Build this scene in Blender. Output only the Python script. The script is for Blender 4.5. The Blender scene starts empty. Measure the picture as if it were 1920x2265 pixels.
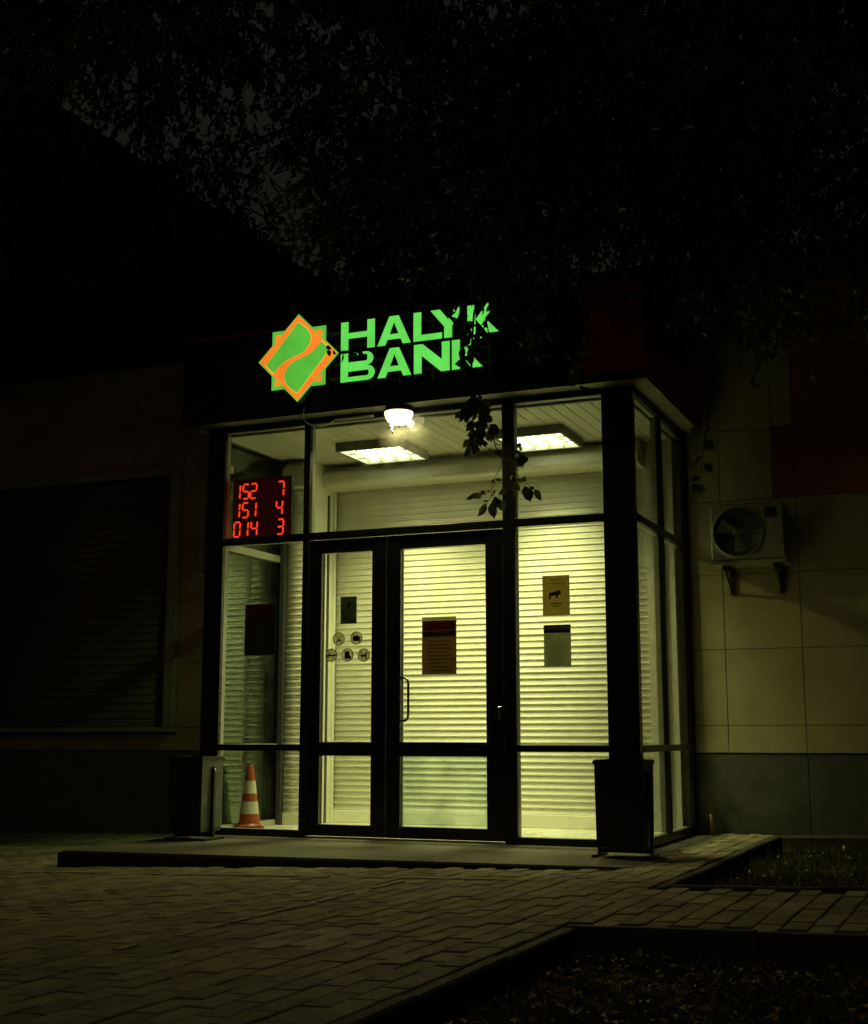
import bpy, bmesh, math, random
import numpy as np
from mathutils import Vector, Matrix
R = math.radians
rng = random.Random(7)
scene = bpy.context.scene
C = scene.collection

# ------------------------------------------------------------------ camera
cam_d = bpy.data.cameras.new('camera'); cam = bpy.data.objects.new('camera', cam_d); C.objects.link(cam)
cam.location = (2.274, -8.925, 0.741)
cam.rotation_mode = 'XYZ'
cam.rotation_euler = (math.pi/2 + 0.1688, 0, 0.4026)
cam_d.sensor_fit = 'VERTICAL'; cam_d.sensor_height = 24.0; cam_d.sensor_width = 24.0*868/1024
cam_d.lens = 24.0*2919.07/2265.0
cam_d.clip_start = 0.05; cam_d.clip_end = 2000
scene.camera = cam

# ------------------------------------------------------------------ night sky, moon-weak street glow
SUN_EL, SUN_AZ = R(24), R(166)       # azimuth measured from +Y towards +X
w = bpy.data.worlds.new('World'); scene.world = w; w.use_nodes = True
nt = w.node_tree; nt.nodes.clear()
out = nt.nodes.new('ShaderNodeOutputWorld')
sky = nt.nodes.new('ShaderNodeTexSky'); sky.sky_type = 'NISHITA'; sky.sun_disc = False
sky.sun_elevation = SUN_EL; sky.sun_rotation = SUN_AZ
bg1 = nt.nodes.new('ShaderNodeBackground'); bg1.inputs['Strength'].default_value = 0.0002
nt.links.new(sky.outputs[0], bg1.inputs['Color'])
bg2 = nt.nodes.new('ShaderNodeBackground')           # even city glow of the night sky
bg2.inputs['Color'].default_value = (1.0, 0.88, 0.66, 1); bg2.inputs['Strength'].default_value = 0.0085
add = nt.nodes.new('ShaderNodeAddShader')
nt.links.new(bg1.outputs[0], add.inputs[0]); nt.links.new(bg2.outputs[0], add.inputs[1])
nt.links.new(add.outputs[0], out.inputs['Surface'])
sun_d = bpy.data.lights.new('sun', 'SUN'); sun = bpy.data.objects.new('sun', sun_d); C.objects.link(sun)
sun_d.energy = 0.014; sun_d.angle = R(2.0); sun_d.color = (1.0, 0.66, 0.34)
sd = Vector((math.sin(SUN_AZ)*math.cos(SUN_EL), math.cos(SUN_AZ)*math.cos(SUN_EL), math.sin(SUN_EL)))
sun.rotation_euler = sd.to_track_quat('Z', 'Y').to_euler(); sun.location = (4, -14, 9)
scene.view_settings.view_transform = 'Standard'; scene.view_settings.look = 'None'
scene.view_settings.exposure = 0.0; scene.view_settings.gamma = 1.0
scene.view_settings.use_curve_mapping = False
scene.cycles.use_denoising = True
scene.cycles.denoiser = 'OPENIMAGEDENOISE'; scene.cycles.denoising_prefilter = 'ACCURATE'
scene.cycles.max_bounces = 10; scene.cycles.transparent_max_bounces = 24
scene.cycles.diffuse_bounces = 5; scene.cycles.glossy_bounces = 5
scene.cycles.caustics_reflective = False; scene.cycles.caustics_refractive = False
scene.cycles.sample_clamp_indirect = 6.0
TUBE = 5.0      # emission of the ceiling tubes
LIGHT_W = 36.0  # watts of each ceiling light, SPREAD its beam
SPREAD = 95
GLOBE = 4.5     # glow of the porch globe
BULB_W = 132.0   # bulb inside it

# ------------------------------------------------------------------ materials
MATS = {}
def mat(name, col, rough=0.6, metal=0.0, var=0.0, vscale=6.0, bump=0.0, bscale=60.0, spec=0.5, stain=None, stain_scale=2.0, rnd=0.0, transl=0.0):
    if name in MATS: return MATS[name]
    m = bpy.data.materials.new(name); m.use_nodes = True; MATS[name] = m
    n = m.node_tree; N = n.nodes; L = n.links
    b = N['Principled BSDF']
    b.inputs['Base Color'].default_value = (*col, 1); b.inputs['Roughness'].default_value = rough
    b.inputs['Metallic'].default_value = metal; b.inputs['Specular IOR Level'].default_value = spec
    tc = N.new('ShaderNodeTexCoord')
    src = None
    if var > 0 or stain or rnd > 0:
        rgb = N.new('ShaderNodeRGB'); rgb.outputs[0].default_value = (*col, 1); src = rgb.outputs[0]
        geo = N.new('ShaderNodeNewGeometry')
        if var > 0:
            no = N.new('ShaderNodeTexNoise'); no.inputs['Scale'].default_value = vscale; no.inputs['Detail'].default_value = 6
            no.inputs['Roughness'].default_value = 0.65
            L.new(geo.outputs['Position'], no.inputs['Vector'])
            mr = N.new('ShaderNodeMapRange'); mr.inputs['From Min'].default_value = 0.3; mr.inputs['From Max'].default_value = 0.7
            mr.inputs['To Min'].default_value = 1-var; mr.inputs['To Max'].default_value = 1+var
            L.new(no.outputs['Fac'], mr.inputs['Value'])
            mx = N.new('ShaderNodeVectorMath'); mx.operation = 'SCALE'
            L.new(src, mx.inputs[0]); L.new(mr.outputs[0], mx.inputs['Scale']); src = mx.outputs[0]
        if rnd > 0:
            oi = N.new('ShaderNodeObjectInfo')
            at = N.new('ShaderNodeAttribute'); at.attribute_name = 'rnd'
            ad = N.new('ShaderNodeMath'); ad.operation = 'ADD'
            L.new(oi.outputs['Random'], ad.inputs[0]); L.new(at.outputs['Fac'], ad.inputs[1])
            fr = N.new('ShaderNodeMath'); fr.operation = 'FRACT'; L.new(ad.outputs[0], fr.inputs[0])
            mr = N.new('ShaderNodeMapRange'); mr.inputs['To Min'].default_value = 1-rnd; mr.inputs['To Max'].default_value = 1+rnd
            L.new(fr.outputs[0], mr.inputs['Value'])
            mx = N.new('ShaderNodeVectorMath'); mx.operation = 'SCALE'
            L.new(src, mx.inputs[0]); L.new(mr.outputs[0], mx.inputs['Scale']); src = mx.outputs[0]
        if stain:
            no = N.new('ShaderNodeTexNoise'); no.inputs['Scale'].default_value = stain_scale; no.inputs['Detail'].default_value = 8
            no.inputs['Roughness'].default_value = 0.7
            L.new(geo.outputs['Position'], no.inputs['Vector'])
            cr = N.new('ShaderNodeMapRange'); cr.inputs['From Min'].default_value = 0.52; cr.inputs['From Max'].default_value = 0.72
            L.new(no.outputs['Fac'], cr.inputs['Value'])
            mi = N.new('ShaderNodeMixRGB'); mi.inputs['Color2'].default_value = (*stain, 1)
            L.new(cr.outputs[0], mi.inputs['Fac']); L.new(src, mi.inputs['Color1']); src = mi.outputs[0]
        L.new(src, b.inputs['Base Color'])
        rr = N.new('ShaderNodeTexNoise'); rr.inputs['Scale'].default_value = vscale*2.3; rr.inputs['Detail'].default_value = 4
        L.new(geo.outputs['Position'], rr.inputs['Vector'])
        mr = N.new('ShaderNodeMapRange'); mr.inputs['To Min'].default_value = max(0.02, rough-0.12); mr.inputs['To Max'].default_value = min(1, rough+0.12)
        L.new(rr.outputs['Fac'], mr.inputs['Value']); L.new(mr.outputs[0], b.inputs['Roughness'])
    if bump > 0:
        geo2 = N.new('ShaderNodeNewGeometry')
        no = N.new('ShaderNodeTexNoise'); no.inputs['Scale'].default_value = bscale; no.inputs['Detail'].default_value = 5
        L.new(geo2.outputs['Position'], no.inputs['Vector'])
        bp = N.new('ShaderNodeBump'); bp.inputs['Strength'].default_value = bump; bp.inputs['Distance'].default_value = 0.01
        L.new(no.outputs['Fac'], bp.inputs['Height']); L.new(bp.outputs[0], b.inputs['Normal'])
    if transl > 0:
        o = N['Material Output']
        t = N.new('ShaderNodeBsdfTranslucent')
        if src is not None: L.new(src, t.inputs['Color'])
        else: t.inputs['Color'].default_value = (*col, 1)
        ms = N.new('ShaderNodeMixShader'); ms.inputs['Fac'].default_value = transl
        L.new(b.outputs[0], ms.inputs[1]); L.new(t.outputs[0], ms.inputs[2]); L.new(ms.outputs[0], o.inputs['Surface'])
    return m
def emit(name, col, strength):
    if name in MATS: return MATS[name]
    m = bpy.data.materials.new(name); m.use_nodes = True; MATS[name] = m
    n = m.node_tree; n.nodes.clear()
    o = n.nodes.new('ShaderNodeOutputMaterial'); e = n.nodes.new('ShaderNodeEmission')
    e.inputs['Color'].default_value = (*col, 1); e.inputs['Strength'].default_value = strength
    n.links.new(e.outputs[0], o.inputs['Surface']); return m
def emit_soft(name, col, strength, var=0.12, scale=9):
    m = emit(name, col, strength); n = m.node_tree
    e = [x for x in n.nodes if x.type == 'EMISSION'][0]
    g = n.nodes.new('ShaderNodeNewGeometry'); no = n.nodes.new('ShaderNodeTexNoise'); no.inputs['Scale'].default_value = scale
    n.links.new(g.outputs['Position'], no.inputs['Vector'])
    mr = n.nodes.new('ShaderNodeMapRange'); mr.inputs['From Min'].default_value = 0.3; mr.inputs['From Max'].default_value = 0.7
    mr.inputs['To Min'].default_value = strength*(1-var); mr.inputs['To Max'].default_value = strength*(1+var)
    n.links.new(no.outputs['Fac'], mr.inputs['Value']); n.links.new(mr.outputs[0], e.inputs['Strength'])
    return m
def glass(name, tint, extra=0.0, dirt=0.03):
    m = bpy.data.materials.new(name); m.use_nodes = True; MATS[name] = m
    n = m.node_tree; n.nodes.clear(); N = n.nodes; L = n.links
    o = N.new('ShaderNodeOutputMaterial'); t = N.new('ShaderNodeBsdfTransparent'); t.inputs['Color'].default_value = (*tint, 1)
    g = N.new('ShaderNodeBsdfGlossy'); g.inputs['Roughness'].default_value = 0.0
    # Schlick reflectance from the angle of incidence, the same on both faces of the pane
    gi = N.new('ShaderNodeNewGeometry'); dt = N.new('ShaderNodeVectorMath'); dt.operation = 'DOT_PRODUCT'
    L.new(gi.outputs['Normal'], dt.inputs[0]); L.new(gi.outputs['Incoming'], dt.inputs[1])
    ab = N.new('ShaderNodeMath'); ab.operation = 'ABSOLUTE'; L.new(dt.outputs['Value'], ab.inputs[0])
    om = N.new('ShaderNodeMath'); om.operation = 'SUBTRACT'; om.inputs[0].default_value = 1.0; L.new(ab.outputs[0], om.inputs[1])
    p5 = N.new('ShaderNodeMath'); p5.operation = 'POWER'; p5.inputs[1].default_value = 5.0; L.new(om.outputs[0], p5.inputs[0])
    ad = N.new('ShaderNodeMath'); ad.operation = 'MULTIPLY_ADD'; ad.inputs[1].default_value = 0.95; ad.inputs[2].default_value = 0.042+extra; ad.use_clamp = True
    L.new(p5.outputs[0], ad.inputs[0])
    mx = N.new('ShaderNodeMixShader'); L.new(ad.outputs[0], mx.inputs['Fac']); L.new(t.outputs[0], mx.inputs[1]); L.new(g.outputs[0], mx.inputs[2])
    d = N.new('ShaderNodeBsdfDiffuse'); d.inputs['Color'].default_value = (0.5, 0.5, 0.46, 1)
    geo = N.new('ShaderNodeNewGeometry'); no = N.new('ShaderNodeTexNoise'); no.inputs['Scale'].default_value = 5; no.inputs['Detail'].default_value = 8
    L.new(geo.outputs['Position'], no.inputs['Vector'])
    mr = N.new('ShaderNodeMapRange'); mr.inputs['From Min'].default_value = 0.4; mr.inputs['From Max'].default_value = 0.8; mr.inputs['To Max'].default_value = dirt*2
    L.new(no.outputs['Fac'], mr.inputs['Value'])
    m2 = N.new('ShaderNodeMixShader'); L.new(mr.outputs[0], m2.inputs['Fac']); L.new(mx.outputs[0], m2.inputs[1]); L.new(d.outputs[0], m2.inputs[2])
    L.new(m2.outputs[0], o.inputs['Surface']); return m

M_DARK = mat('dark frame paint', (0.012, 0.012, 0.011), 0.32, var=0.25, vscale=9, bump=0.03, bscale=90)
M_POST = mat('black polished post', (0.014, 0.011, 0.010), 0.14, var=0.2, vscale=5)
M_INNER = mat('cream inner frame', (0.42, 0.41, 0.35), 0.45, var=0.1, vscale=8)
M_SLAT = mat('cream shutter slat', (0.84, 0.83, 0.71), 0.5, var=0.05, vscale=3, rnd=0.035, stain=(0.76, 0.74, 0.60), stain_scale=2.5)
M_GUIDE = mat('guide rail', (0.78, 0.77, 0.66), 0.45, var=0.06)
M_DKGUIDE = mat('dark guide', (0.05, 0.052, 0.046), 0.5, var=0.1)
M_GREYWALL = mat('grey painted jamb', (0.52, 0.52, 0.45), 0.7, var=0.12, vscale=12, bump=0.1)
M_PLANK = mat('white ceiling plank', (0.50, 0.49, 0.42), 0.42, var=0.06, vscale=4, rnd=0.04)
M_FLOOR = mat('interior floor', (0.66, 0.65, 0.55), 0.30, var=0.12, vscale=5, bump=0.03, stain=(0.33, 0.32, 0.27))
M_HOUSING = mat('shutter housing', (0.56, 0.55, 0.46), 0.45, var=0.05)
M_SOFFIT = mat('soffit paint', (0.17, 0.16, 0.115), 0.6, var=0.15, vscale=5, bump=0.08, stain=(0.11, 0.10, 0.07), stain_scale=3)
M_FASCIA = mat('terracotta fascia', (0.42, 0.085, 0.035), 0.6, var=0.2, vscale=4, bump=0.06)
M_SIGNBACK = mat('dark sign backing', (0.03, 0.020, 0.014), 0.55, var=0.2, vscale=4)
M_BEIGE = mat('beige cladding', (0.43, 0.385, 0.23), 0.75, var=0.12, vscale=3, bump=0.12, bscale=150, stain=(0.35, 0.315, 0.18), stain_scale=1.3, rnd=0.04)
M_TERRA = mat('terracotta cladding', (0.33, 0.135, 0.055), 0.75, var=0.14, vscale=3, bump=0.12, bscale=150, rnd=0.05)
M_BROWN = mat('brown render', (0.42, 0.30, 0.17), 0.85, var=0.16, vscale=3, bump=0.2, bscale=120, rnd=0.04)
M_PLINTH = mat('grey plinth', (0.105, 0.105, 0.085), 0.8, var=0.25, vscale=7, bump=0.25, bscale=90, stain=(0.06, 0.062, 0.05), stain_scale=3)
M_JOINT = mat('dark joint', (0.07, 0.063, 0.045), 0.9, var=0.1)
M_BLOCK = mat('dark block render', (0.03, 0.028, 0.022), 0.9, var=0.2, vscale=2, bump=0.2)
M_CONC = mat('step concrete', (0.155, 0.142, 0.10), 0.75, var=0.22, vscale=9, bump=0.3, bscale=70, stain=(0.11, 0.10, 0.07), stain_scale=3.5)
M_PAVER = mat('paver concrete', (0.35, 0.312, 0.182), 0.82, var=0.22, vscale=22, bump=0.5, bscale=160, stain=(0.21, 0.178, 0.11), stain_scale=2.6, rnd=0.32)
M_PALE = mat('pale paver', (0.52, 0.47, 0.33), 0.8, var=0.2, vscale=22, bump=0.4, bscale=160, rnd=0.1)
M_SAND = mat('joint sand', (0.075, 0.064, 0.042), 0.95, var=0.3, vscale=40, bump=0.5, bscale=200)
M_KERB = mat('kerb concrete', (0.10, 0.09, 0.065), 0.85, var=0.25, vscale=14, bump=0.4, bscale=90, rnd=0.1)
M_SOIL = mat('soil', (0.045, 0.036, 0.022), 0.95, var=0.35, vscale=9, bump=0.8, bscale=40)
M_GRASS = mat('grass', (0.11, 0.115, 0.04), 0.7, rnd=0.5, transl=0.25)
M_LITTER = mat('fallen leaf', (0.42, 0.30, 0.12), 0.75, rnd=0.5)
M_LEAF = mat('tree leaf', (0.075, 0.095, 0.028), 0.55, rnd=0.45, transl=0.22)
M_BARK = mat('bark', (0.055, 0.042, 0.030), 0.95, var=0.4, vscale=18, bump=0.9, bscale=40)
M_BIN = mat('black bin enamel', (0.022, 0.023, 0.021), 0.38, var=0.3, vscale=12, bump=0.06, bscale=60)
M_BINLIT = mat('lit bin side', (0.11, 0.12, 0.10), 0.42, var=0.3, vscale=12, bump=0.06, bscale=60)  # black enamel made lighter: light from the entrance painted into the side
M_ORANGE = mat('cone orange', (0.30, 0.060, 0.022), 0.42, var=0.2, vscale=25)
M_WHITE = mat('cone white band', (0.50, 0.50, 0.44), 0.4, var=0.12, vscale=25, stain=(0.34, 0.33, 0.27), stain_scale=12)
M_ACW = mat('air conditioner paint', (0.28, 0.268, 0.205), 0.45, var=0.1, vscale=8, stain=(0.21, 0.19, 0.14), stain_scale=5)
M_ACB = mat('air conditioner dark', (0.018, 0.018, 0.016), 0.5, var=0.2)
M_FAN = mat('fan blade plastic', (0.15, 0.145, 0.12), 0.4, var=0.1)
M_STEEL = mat('brushed steel', (0.45, 0.44, 0.40), 0.22, metal=1.0, var=0.1, vscale=30)
M_WIRE = mat('white cable', (0.62, 0.60, 0.50), 0.5, var=0.1)
M_GLASS = glass('window glass', (0.93, 0.97, 0.90), 0.0, 0.02)
M_GLASS2 = glass('coated side glass', (0.80, 0.90, 0.82), 0.05, 0.02)
M_FROST = glass('hazy door glass', (0.82, 0.90, 0.84), 0.02, 0.10)
M_TUBE = emit('fluorescent tube', (1.0, 0.99, 0.66), TUBE)
M_LOUV = mat('fixture reflector', (0.45, 0.46, 0.40), 0.4, var=0.05)
M_REFL = mat('white fixture reflector', (0.80, 0.81, 0.74), 0.35, var=0.03)
M_FIXBOX = mat('fixture case', (0.15, 0.147, 0.122), 0.5, var=0.05)
M_GLOBE = emit('lit globe', (1.0, 0.88, 0.50), GLOBE)
def _globe():
    n = M_GLOBE.node_tree; e = [x for x in n.nodes if x.type == 'EMISSION'][0]; o = [x for x in n.nodes if x.type == 'OUTPUT_MATERIAL'][0]
    t = n.nodes.new('ShaderNodeBsdfTransparent'); m = n.nodes.new('ShaderNodeMixShader'); m.inputs['Fac'].default_value = 0.45
    n.links.new(e.outputs[0], m.inputs[1]); n.links.new(t.outputs[0], m.inputs[2]); n.links.new(m.outputs[0], o.inputs['Surface'])
_globe()
M_COLLAR = mat('lamp collar', (0.10, 0.055, 0.022), 0.45, metal=0.0, var=0.2)
M_SG = emit_soft('sign letter green', (0.135, 0.74, 0.095), 0.98, 0.10, 7)
M_LG = emit_soft('logo green', (0.10, 0.50, 0.045), 0.98, 0.14, 5)
M_LO = emit_soft('logo orange', (1.0, 0.235, 0.02), 0.98, 0.10, 5)
M_LY = emit_soft('logo yellow line', (0.95, 0.60, 0.05), 0.9, 0.05, 5)
M_SIGNSIDE = mat('sign side', (0.10, 0.16, 0.05), 0.5, var=0.1)
M_RAIL = mat('sign rail', (0.30, 0.28, 0.22), 0.4, var=0.15)
M_LED = emit('led segment', (1.0, 0.045, 0.014), 1.3)
M_LEDP = emit('led panel glow', (1.0, 0.02, 0.0), 0.012)
M_LEDC = mat('led case', (0.012, 0.004, 0.004), 0.35, var=0.1)
M_WINSLAT = mat('brown window shutter', (0.115, 0.085, 0.05), 0.5, var=0.15, rnd=0.08)
M_WINFR = mat('window frame pale', (0.36, 0.32, 0.23), 0.5, var=0.1)

# ------------------------------------------------------------------ mesh helpers
class MB:
    def __init__(s): s.v = []; s.f = []
    def add(s, vs, fs):
        b = len(s.v); s.v += [tuple(map(float, p)) for p in vs]; s.f += [tuple(i+b for i in f) for f in fs]; return s
    def box(s, x0, x1, y0, y1, z0, z1, ch=0.0):
        if ch <= 0:
            vs = [(x0,y0,z0),(x1,y0,z0),(x1,y1,z0),(x0,y1,z0),(x0,y0,z1),(x1,y0,z1),(x1,y1,z1),(x0,y1,z1)]
            return s.add(vs, [(3,2,1,0),(4,5,6,7),(0,1,5,4),(1,2,6,5),(2,3,7,6),(3,0,4,7)])
        bm = bmesh.new(); bmesh.ops.create_cube(bm, size=1)
        for v in bm.verts: v.co = ((x0+x1)/2+v.co.x*(x1-x0), (y0+y1)/2+v.co.y*(y1-y0), (z0+z1)/2+v.co.z*(z1-z0))
        bmesh.ops.bevel(bm, geom=bm.edges[:], offset=ch, segments=1, affect='EDGES', profile=0.5)
        bm.verts.index_update(); s.add([v.co[:] for v in bm.verts], [[v.index for v in f.verts] for f in bm.faces]); bm.free(); return s
    def prism(s, poly, axis, a0, a1):
        """poly: 2-D points; axis 'x': (y,z), 'y': (x,z), 'z': (x,y)"""
        n = len(poly)
        def P(p, a): return {'x': (a,p[0],p[1]), 'y': (p[0],a,p[1]), 'z': (p[0],p[1],a)}[axis]
        vs = [P(p,a0) for p in poly]+[P(p,a1) for p in poly]
        fs = [(i,(i+1)%n,(i+1)%n+n,i+n) for i in range(n)]+[tuple(range(n))[::-1], tuple(range(n,2*n))]
        return s.add(vs, fs)
    def tube(s, pts, rad, seg=8, cap=True):
        pts = [Vector(p) for p in pts]; n = len(pts)
        rads = rad if isinstance(rad, (list,tuple)) else [rad]*n
        b = len(s.v); up = Vector((0.13,0.21,0.97)).normalized()
        for i,p in enumerate(pts):
            t = (pts[min(i+1,n-1)]-pts[max(i-1,0)]).normalized()
            a = t.cross(up)
            if a.length < 1e-3: a = t.cross(Vector((1,0,0)))
            a.normalize(); c = t.cross(a)
            for k in range(seg):
                q = p + (a*math.cos(2*math.pi*k/seg)+c*math.sin(2*math.pi*k/seg))*rads[i]; s.v.append(q[:])
        for i in range(n-1):
            for k in range(seg): s.f.append((b+i*seg+k, b+i*seg+(k+1)%seg, b+(i+1)*seg+(k+1)%seg, b+(i+1)*seg+k))
        if cap: s.f.append(tuple(b+k for k in range(seg))[::-1]); s.f.append(tuple(b+(n-1)*seg+k for k in range(seg)))
        return s
    def lathe(s, prof, c, seg=32, axis='z', cap=False):
        b = len(s.v); n = len(prof)
        for r,h in prof:
            for k in range(seg):
                a = 2*math.pi*k/seg
                d = (r*math.cos(a), r*math.sin(a), h) if axis=='z' else (r*math.cos(a), h, r*math.sin(a))
                s.v.append((c[0]+d[0], c[1]+d[1], c[2]+d[2]))
        for i in range(n-1):
            for k in range(seg): s.f.append((b+i*seg+k, b+i*seg+(k+1)%seg, b+(i+1)*seg+(k+1)%seg, b+(i+1)*seg+k))
        if cap: s.f.append(tuple(b+k for k in range(seg))[::-1]); s.f.append(tuple(b+(n-1)*seg+k for k in range(seg)))
        return s
    def build(s, name, m, parent=None, smooth=False, bevel=0):
        me = bpy.data.meshes.new(name); me.from_pydata(s.v, [], s.f)
        bm = bmesh.new(); bm.from_mesh(me); bmesh.ops.recalc_face_normals(bm, faces=bm.faces[:]); bm.to_mesh(me); bm.free()
        me.materials.append(m)
        if smooth:
            for p in me.polygons: p.use_smooth = True
        o = bpy.data.objects.new(name, me); C.objects.link(o)
        if parent: o.parent = parent
        return o
def bx(name, m, parent, *a, ch=0.0): return MB().box(*a, ch=ch).build(name, m, parent)
def tag(o, label=None, cat=None, group=None, kind=None):
    if label: o['label'] = label
    if cat: o['category'] = cat
    if group: o['group'] = group
    if kind: o['kind'] = kind
    return o
def empty(name, loc, label=None, cat=None, group=None, kind=None):
    o = bpy.data.objects.new(name, None); C.objects.link(o); o.empty_display_size = 0.1
    # empties stay at the origin of rotation; parts are built in world space, so offset them back
    o.location = loc; tag(o, label, cat, group, kind); return o
def settle():
    """parts are built in world coordinates: keep them there under their moved parents"""
    bpy.context.view_layer.update()
    for o in list(C.objects):
        if o.parent and not o.get('_local'):
            o.matrix_parent_inverse = o.parent.matrix_world.inverted()
    bpy.context.view_layer.update()
def gz(x): return -0.008+0.026*x       # the paving falls gently to the left

# ------------------------------------------------------------------ ground, paving, beds
gm = MB(); gm.add([(-80,-80,-0.40),(80,-80,-0.40),(80,80,-0.40),(-80,80,-0.40)], [(0,1,2,3)])
g = gm.build('ground', M_SOIL); tag(g, kind='structure')
XE, YB0, YB1 = 0.70, -2.28, -3.80      # paving edge, path between the two beds
def sheet(mb, x0, x1, y0, y1, dz, th=0.3):
    vs = [(x0,y0,gz(x0)+dz),(x1,y0,gz(x1)+dz),(x1,y1,gz(x1)+dz),(x0,y1,gz(x0)+dz)]
    lo = [(a,b,c-th) for a,b,c in vs]
    mb.add(vs+lo, [(0,1,2,3),(7,6,5,4),(0,4,5,1),(1,5,6,2),(2,6,7,3),(3,7,4,0)])
mb = MB(); sheet(mb, -9, XE-0.005, -8.6, 1.70, -0.012); sheet(mb, XE, 4.5, YB1+0.005, YB0-0.005, -0.012)
sheet(mb, XE, 4.5, 1.40, 1.70, -0.012)
paving = mb.build('paving', M_SAND); tag(paving, kind='structure')
# pavers, 0.10 x 0.20 m, courses run towards the wall
PW, PL, JT = 0.104, 0.206, 0.006
def paver_geo(w, l, t=0.05, c=0.004):
    a, b = w/2, l/2
    vs = [(-a,-b,-t),(a,-b,-t),(a,b,-t),(-a,b,-t),(-a,-b,-c),(a,-b,-c),(a,b,-c),(-a,b,-c),(-a+c,-b+c,0),(a-c,-b+c,0),(a-c,b-c,0),(-a+c,b-c,0)]
    fs = [(0,1,5,4),(1,2,6,5),(2,3,7,6),(3,0,4,7),(4,5,9,8),(5,6,10,9),(6,7,11,10),(7,4,8,11),(8,9,10,11)]
    return np.array(vs), fs
pv, pf = paver_geo(PW-JT, PL-JT)
slabs = []
camv = Vector(cam.location)
def inpave(x, y):
    if x < XE-PW/2-0.06 and -8.5 < y < 1.66:
        if -3.62 < x < 0.24 and -1.28-(0.10*max(0, -x)) < y: return False      # the step stands here
        if x >= 0.24 or y < -1.40 or x < -3.62: return True
    if x >= XE-PW/2-0.06 and x < 4.2 and YB1+0.10 < y < YB0-0.10: return True
    return False
R0 = cam.matrix_world
fwd = Vector((-math.sin(0.4026), math.cos(0.4026), 0)); rgt = Vector((math.cos(0.4026), math.sin(0.4026), 0))
def seen(x, y, z, m=1.08):
    d = Vector((x,y,z))-camv
    f3 = fwd*math.cos(0.1688)+Vector((0,0,1))*math.sin(0.1688); u3 = Vector((0,0,1))*math.cos(0.1688)-fwd*math.sin(0.1688)
    dz = d.dot(f3)
    if dz < 0.3: return None
    u = d.dot(rgt)/dz*2919.07/960; v = d.dot(u3)/dz*2919.07/1132.5
    return (u, v, dz) if abs(u) < m and abs(v) < m else None
pl = []
ci = 0
x = -8.9
while x < 4.2:
    y = -8.5 + (0.5*PL if ci % 2 else 0)
    while y < 1.7:
        if inpave(x, y):
            pl.append((x, y))
        y += PL
    x += PW; ci += 1
vis = []; rest = []
for (x, y) in pl:
    s = seen(x, y, gz(x))
    if s: vis.append((s[2], x, y))
    else: rest.append((x, y))
vis.sort()
paver_me = bpy.data.meshes.new('paver'); paver_me.from_pydata(pv.tolist(), [], pf); paver_me.materials.append(M_PAVER)
pale_me = bpy.data.meshes.new('pale_paver'); pale_me.from_pydata(pv.tolist(), [], pf); pale_me.materials.append(M_PALE)
tilt = math.atan(0.026)
for k, (d, x, y) in enumerate(vis[:300]):
    pale = (-0.36 < x < 0.10 and -4.50 < y < -4.05 and rng.random() < 0.55)
    o = bpy.data.objects.new('paver', pale_me if pale else paver_me)
    C.objects.link(o); o.parent = paving
    o.location = (x+rng.uniform(-.0015,.0015), y+rng.uniform(-.002,.002), gz(x)+rng.uniform(-.004,.0025))
    o.rotation_euler = (rng.gauss(0,.006), -tilt+rng.gauss(0,.008), rng.gauss(0,.008))
others = [(x,y) for d,x,y in vis[300:]]+[p for p in rest if p[1] > -7.5 and p[0] > -8]
def joined(name, pts, m, parent):
    n = len(pts); V = np.zeros((n, len(pv), 3))
    rs = np.random.RandomState(3)
    for i,(x,y) in enumerate(pts):
        q = pv.copy(); q[:,2] += q[:,0]*(0.026+rs.normal(0,.008)) + q[:,1]*rs.normal(0,.006) + gz(x)+rs.uniform(-.004,.0025)
        q[:,0] += x; q[:,1] += y; V[i] = q
    F = []
    for i in range(n): F += [tuple(j+i*len(pv) for j in f) for f in pf]
    me = bpy.data.meshes.new(name); me.from_pydata(V.reshape(-1,3).tolist(), [], F); me.materials.append(m)
    at = me.attributes.new('rnd', 'FLOAT', 'POINT'); at.data.foreach_set('value', np.repeat(rs.rand(n), len(pv)).astype(np.float32))
    o = bpy.data.objects.new(name, me); C.objects.link(o); o.parent = parent; o['kind'] = 'stuff'; return o
joined('more_pavers', others, M_PAVER, paving)
# pale flush border row beside the step and one running to the front (separate lines of narrow pale pavers)
kn = 0
def row_piece(x, y, lx, ly, dz=0.002):
    o = MB().add([(a*lx/2, b*ly/2, c) for c in (-.02,0) for a,b in ((-1,-1),(1,-1),(1,1),(-1,1))], [(3,2,1,0),(4,5,6,7),(0,1,5,4),(1,2,6,5),(2,3,7,6),(3,0,4,7)]).build('border_strip_paver', M_PALE, paving)
    o.location = (x, y, gz(x)+dz+rng.uniform(-.001,.002)); o.rotation_euler = (rng.gauss(0,.004), -tilt, rng.gauss(0,.004)); return o
x = -5.6
while x < 0.56:
    if rng.random() > 0.12: row_piece(x, -2.05+rng.uniform(-.006,.006), 0.19, 0.042, 0.0045)
    x += 0.2
y = -4.7
while y < -2.2:
    if rng.random() > 0.30: row_piece(-0.765+rng.uniform(-.004,.004), y, 0.030, 0.15+rng.uniform(-.03,.03), 0.0045)
    y += 0.2
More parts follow.
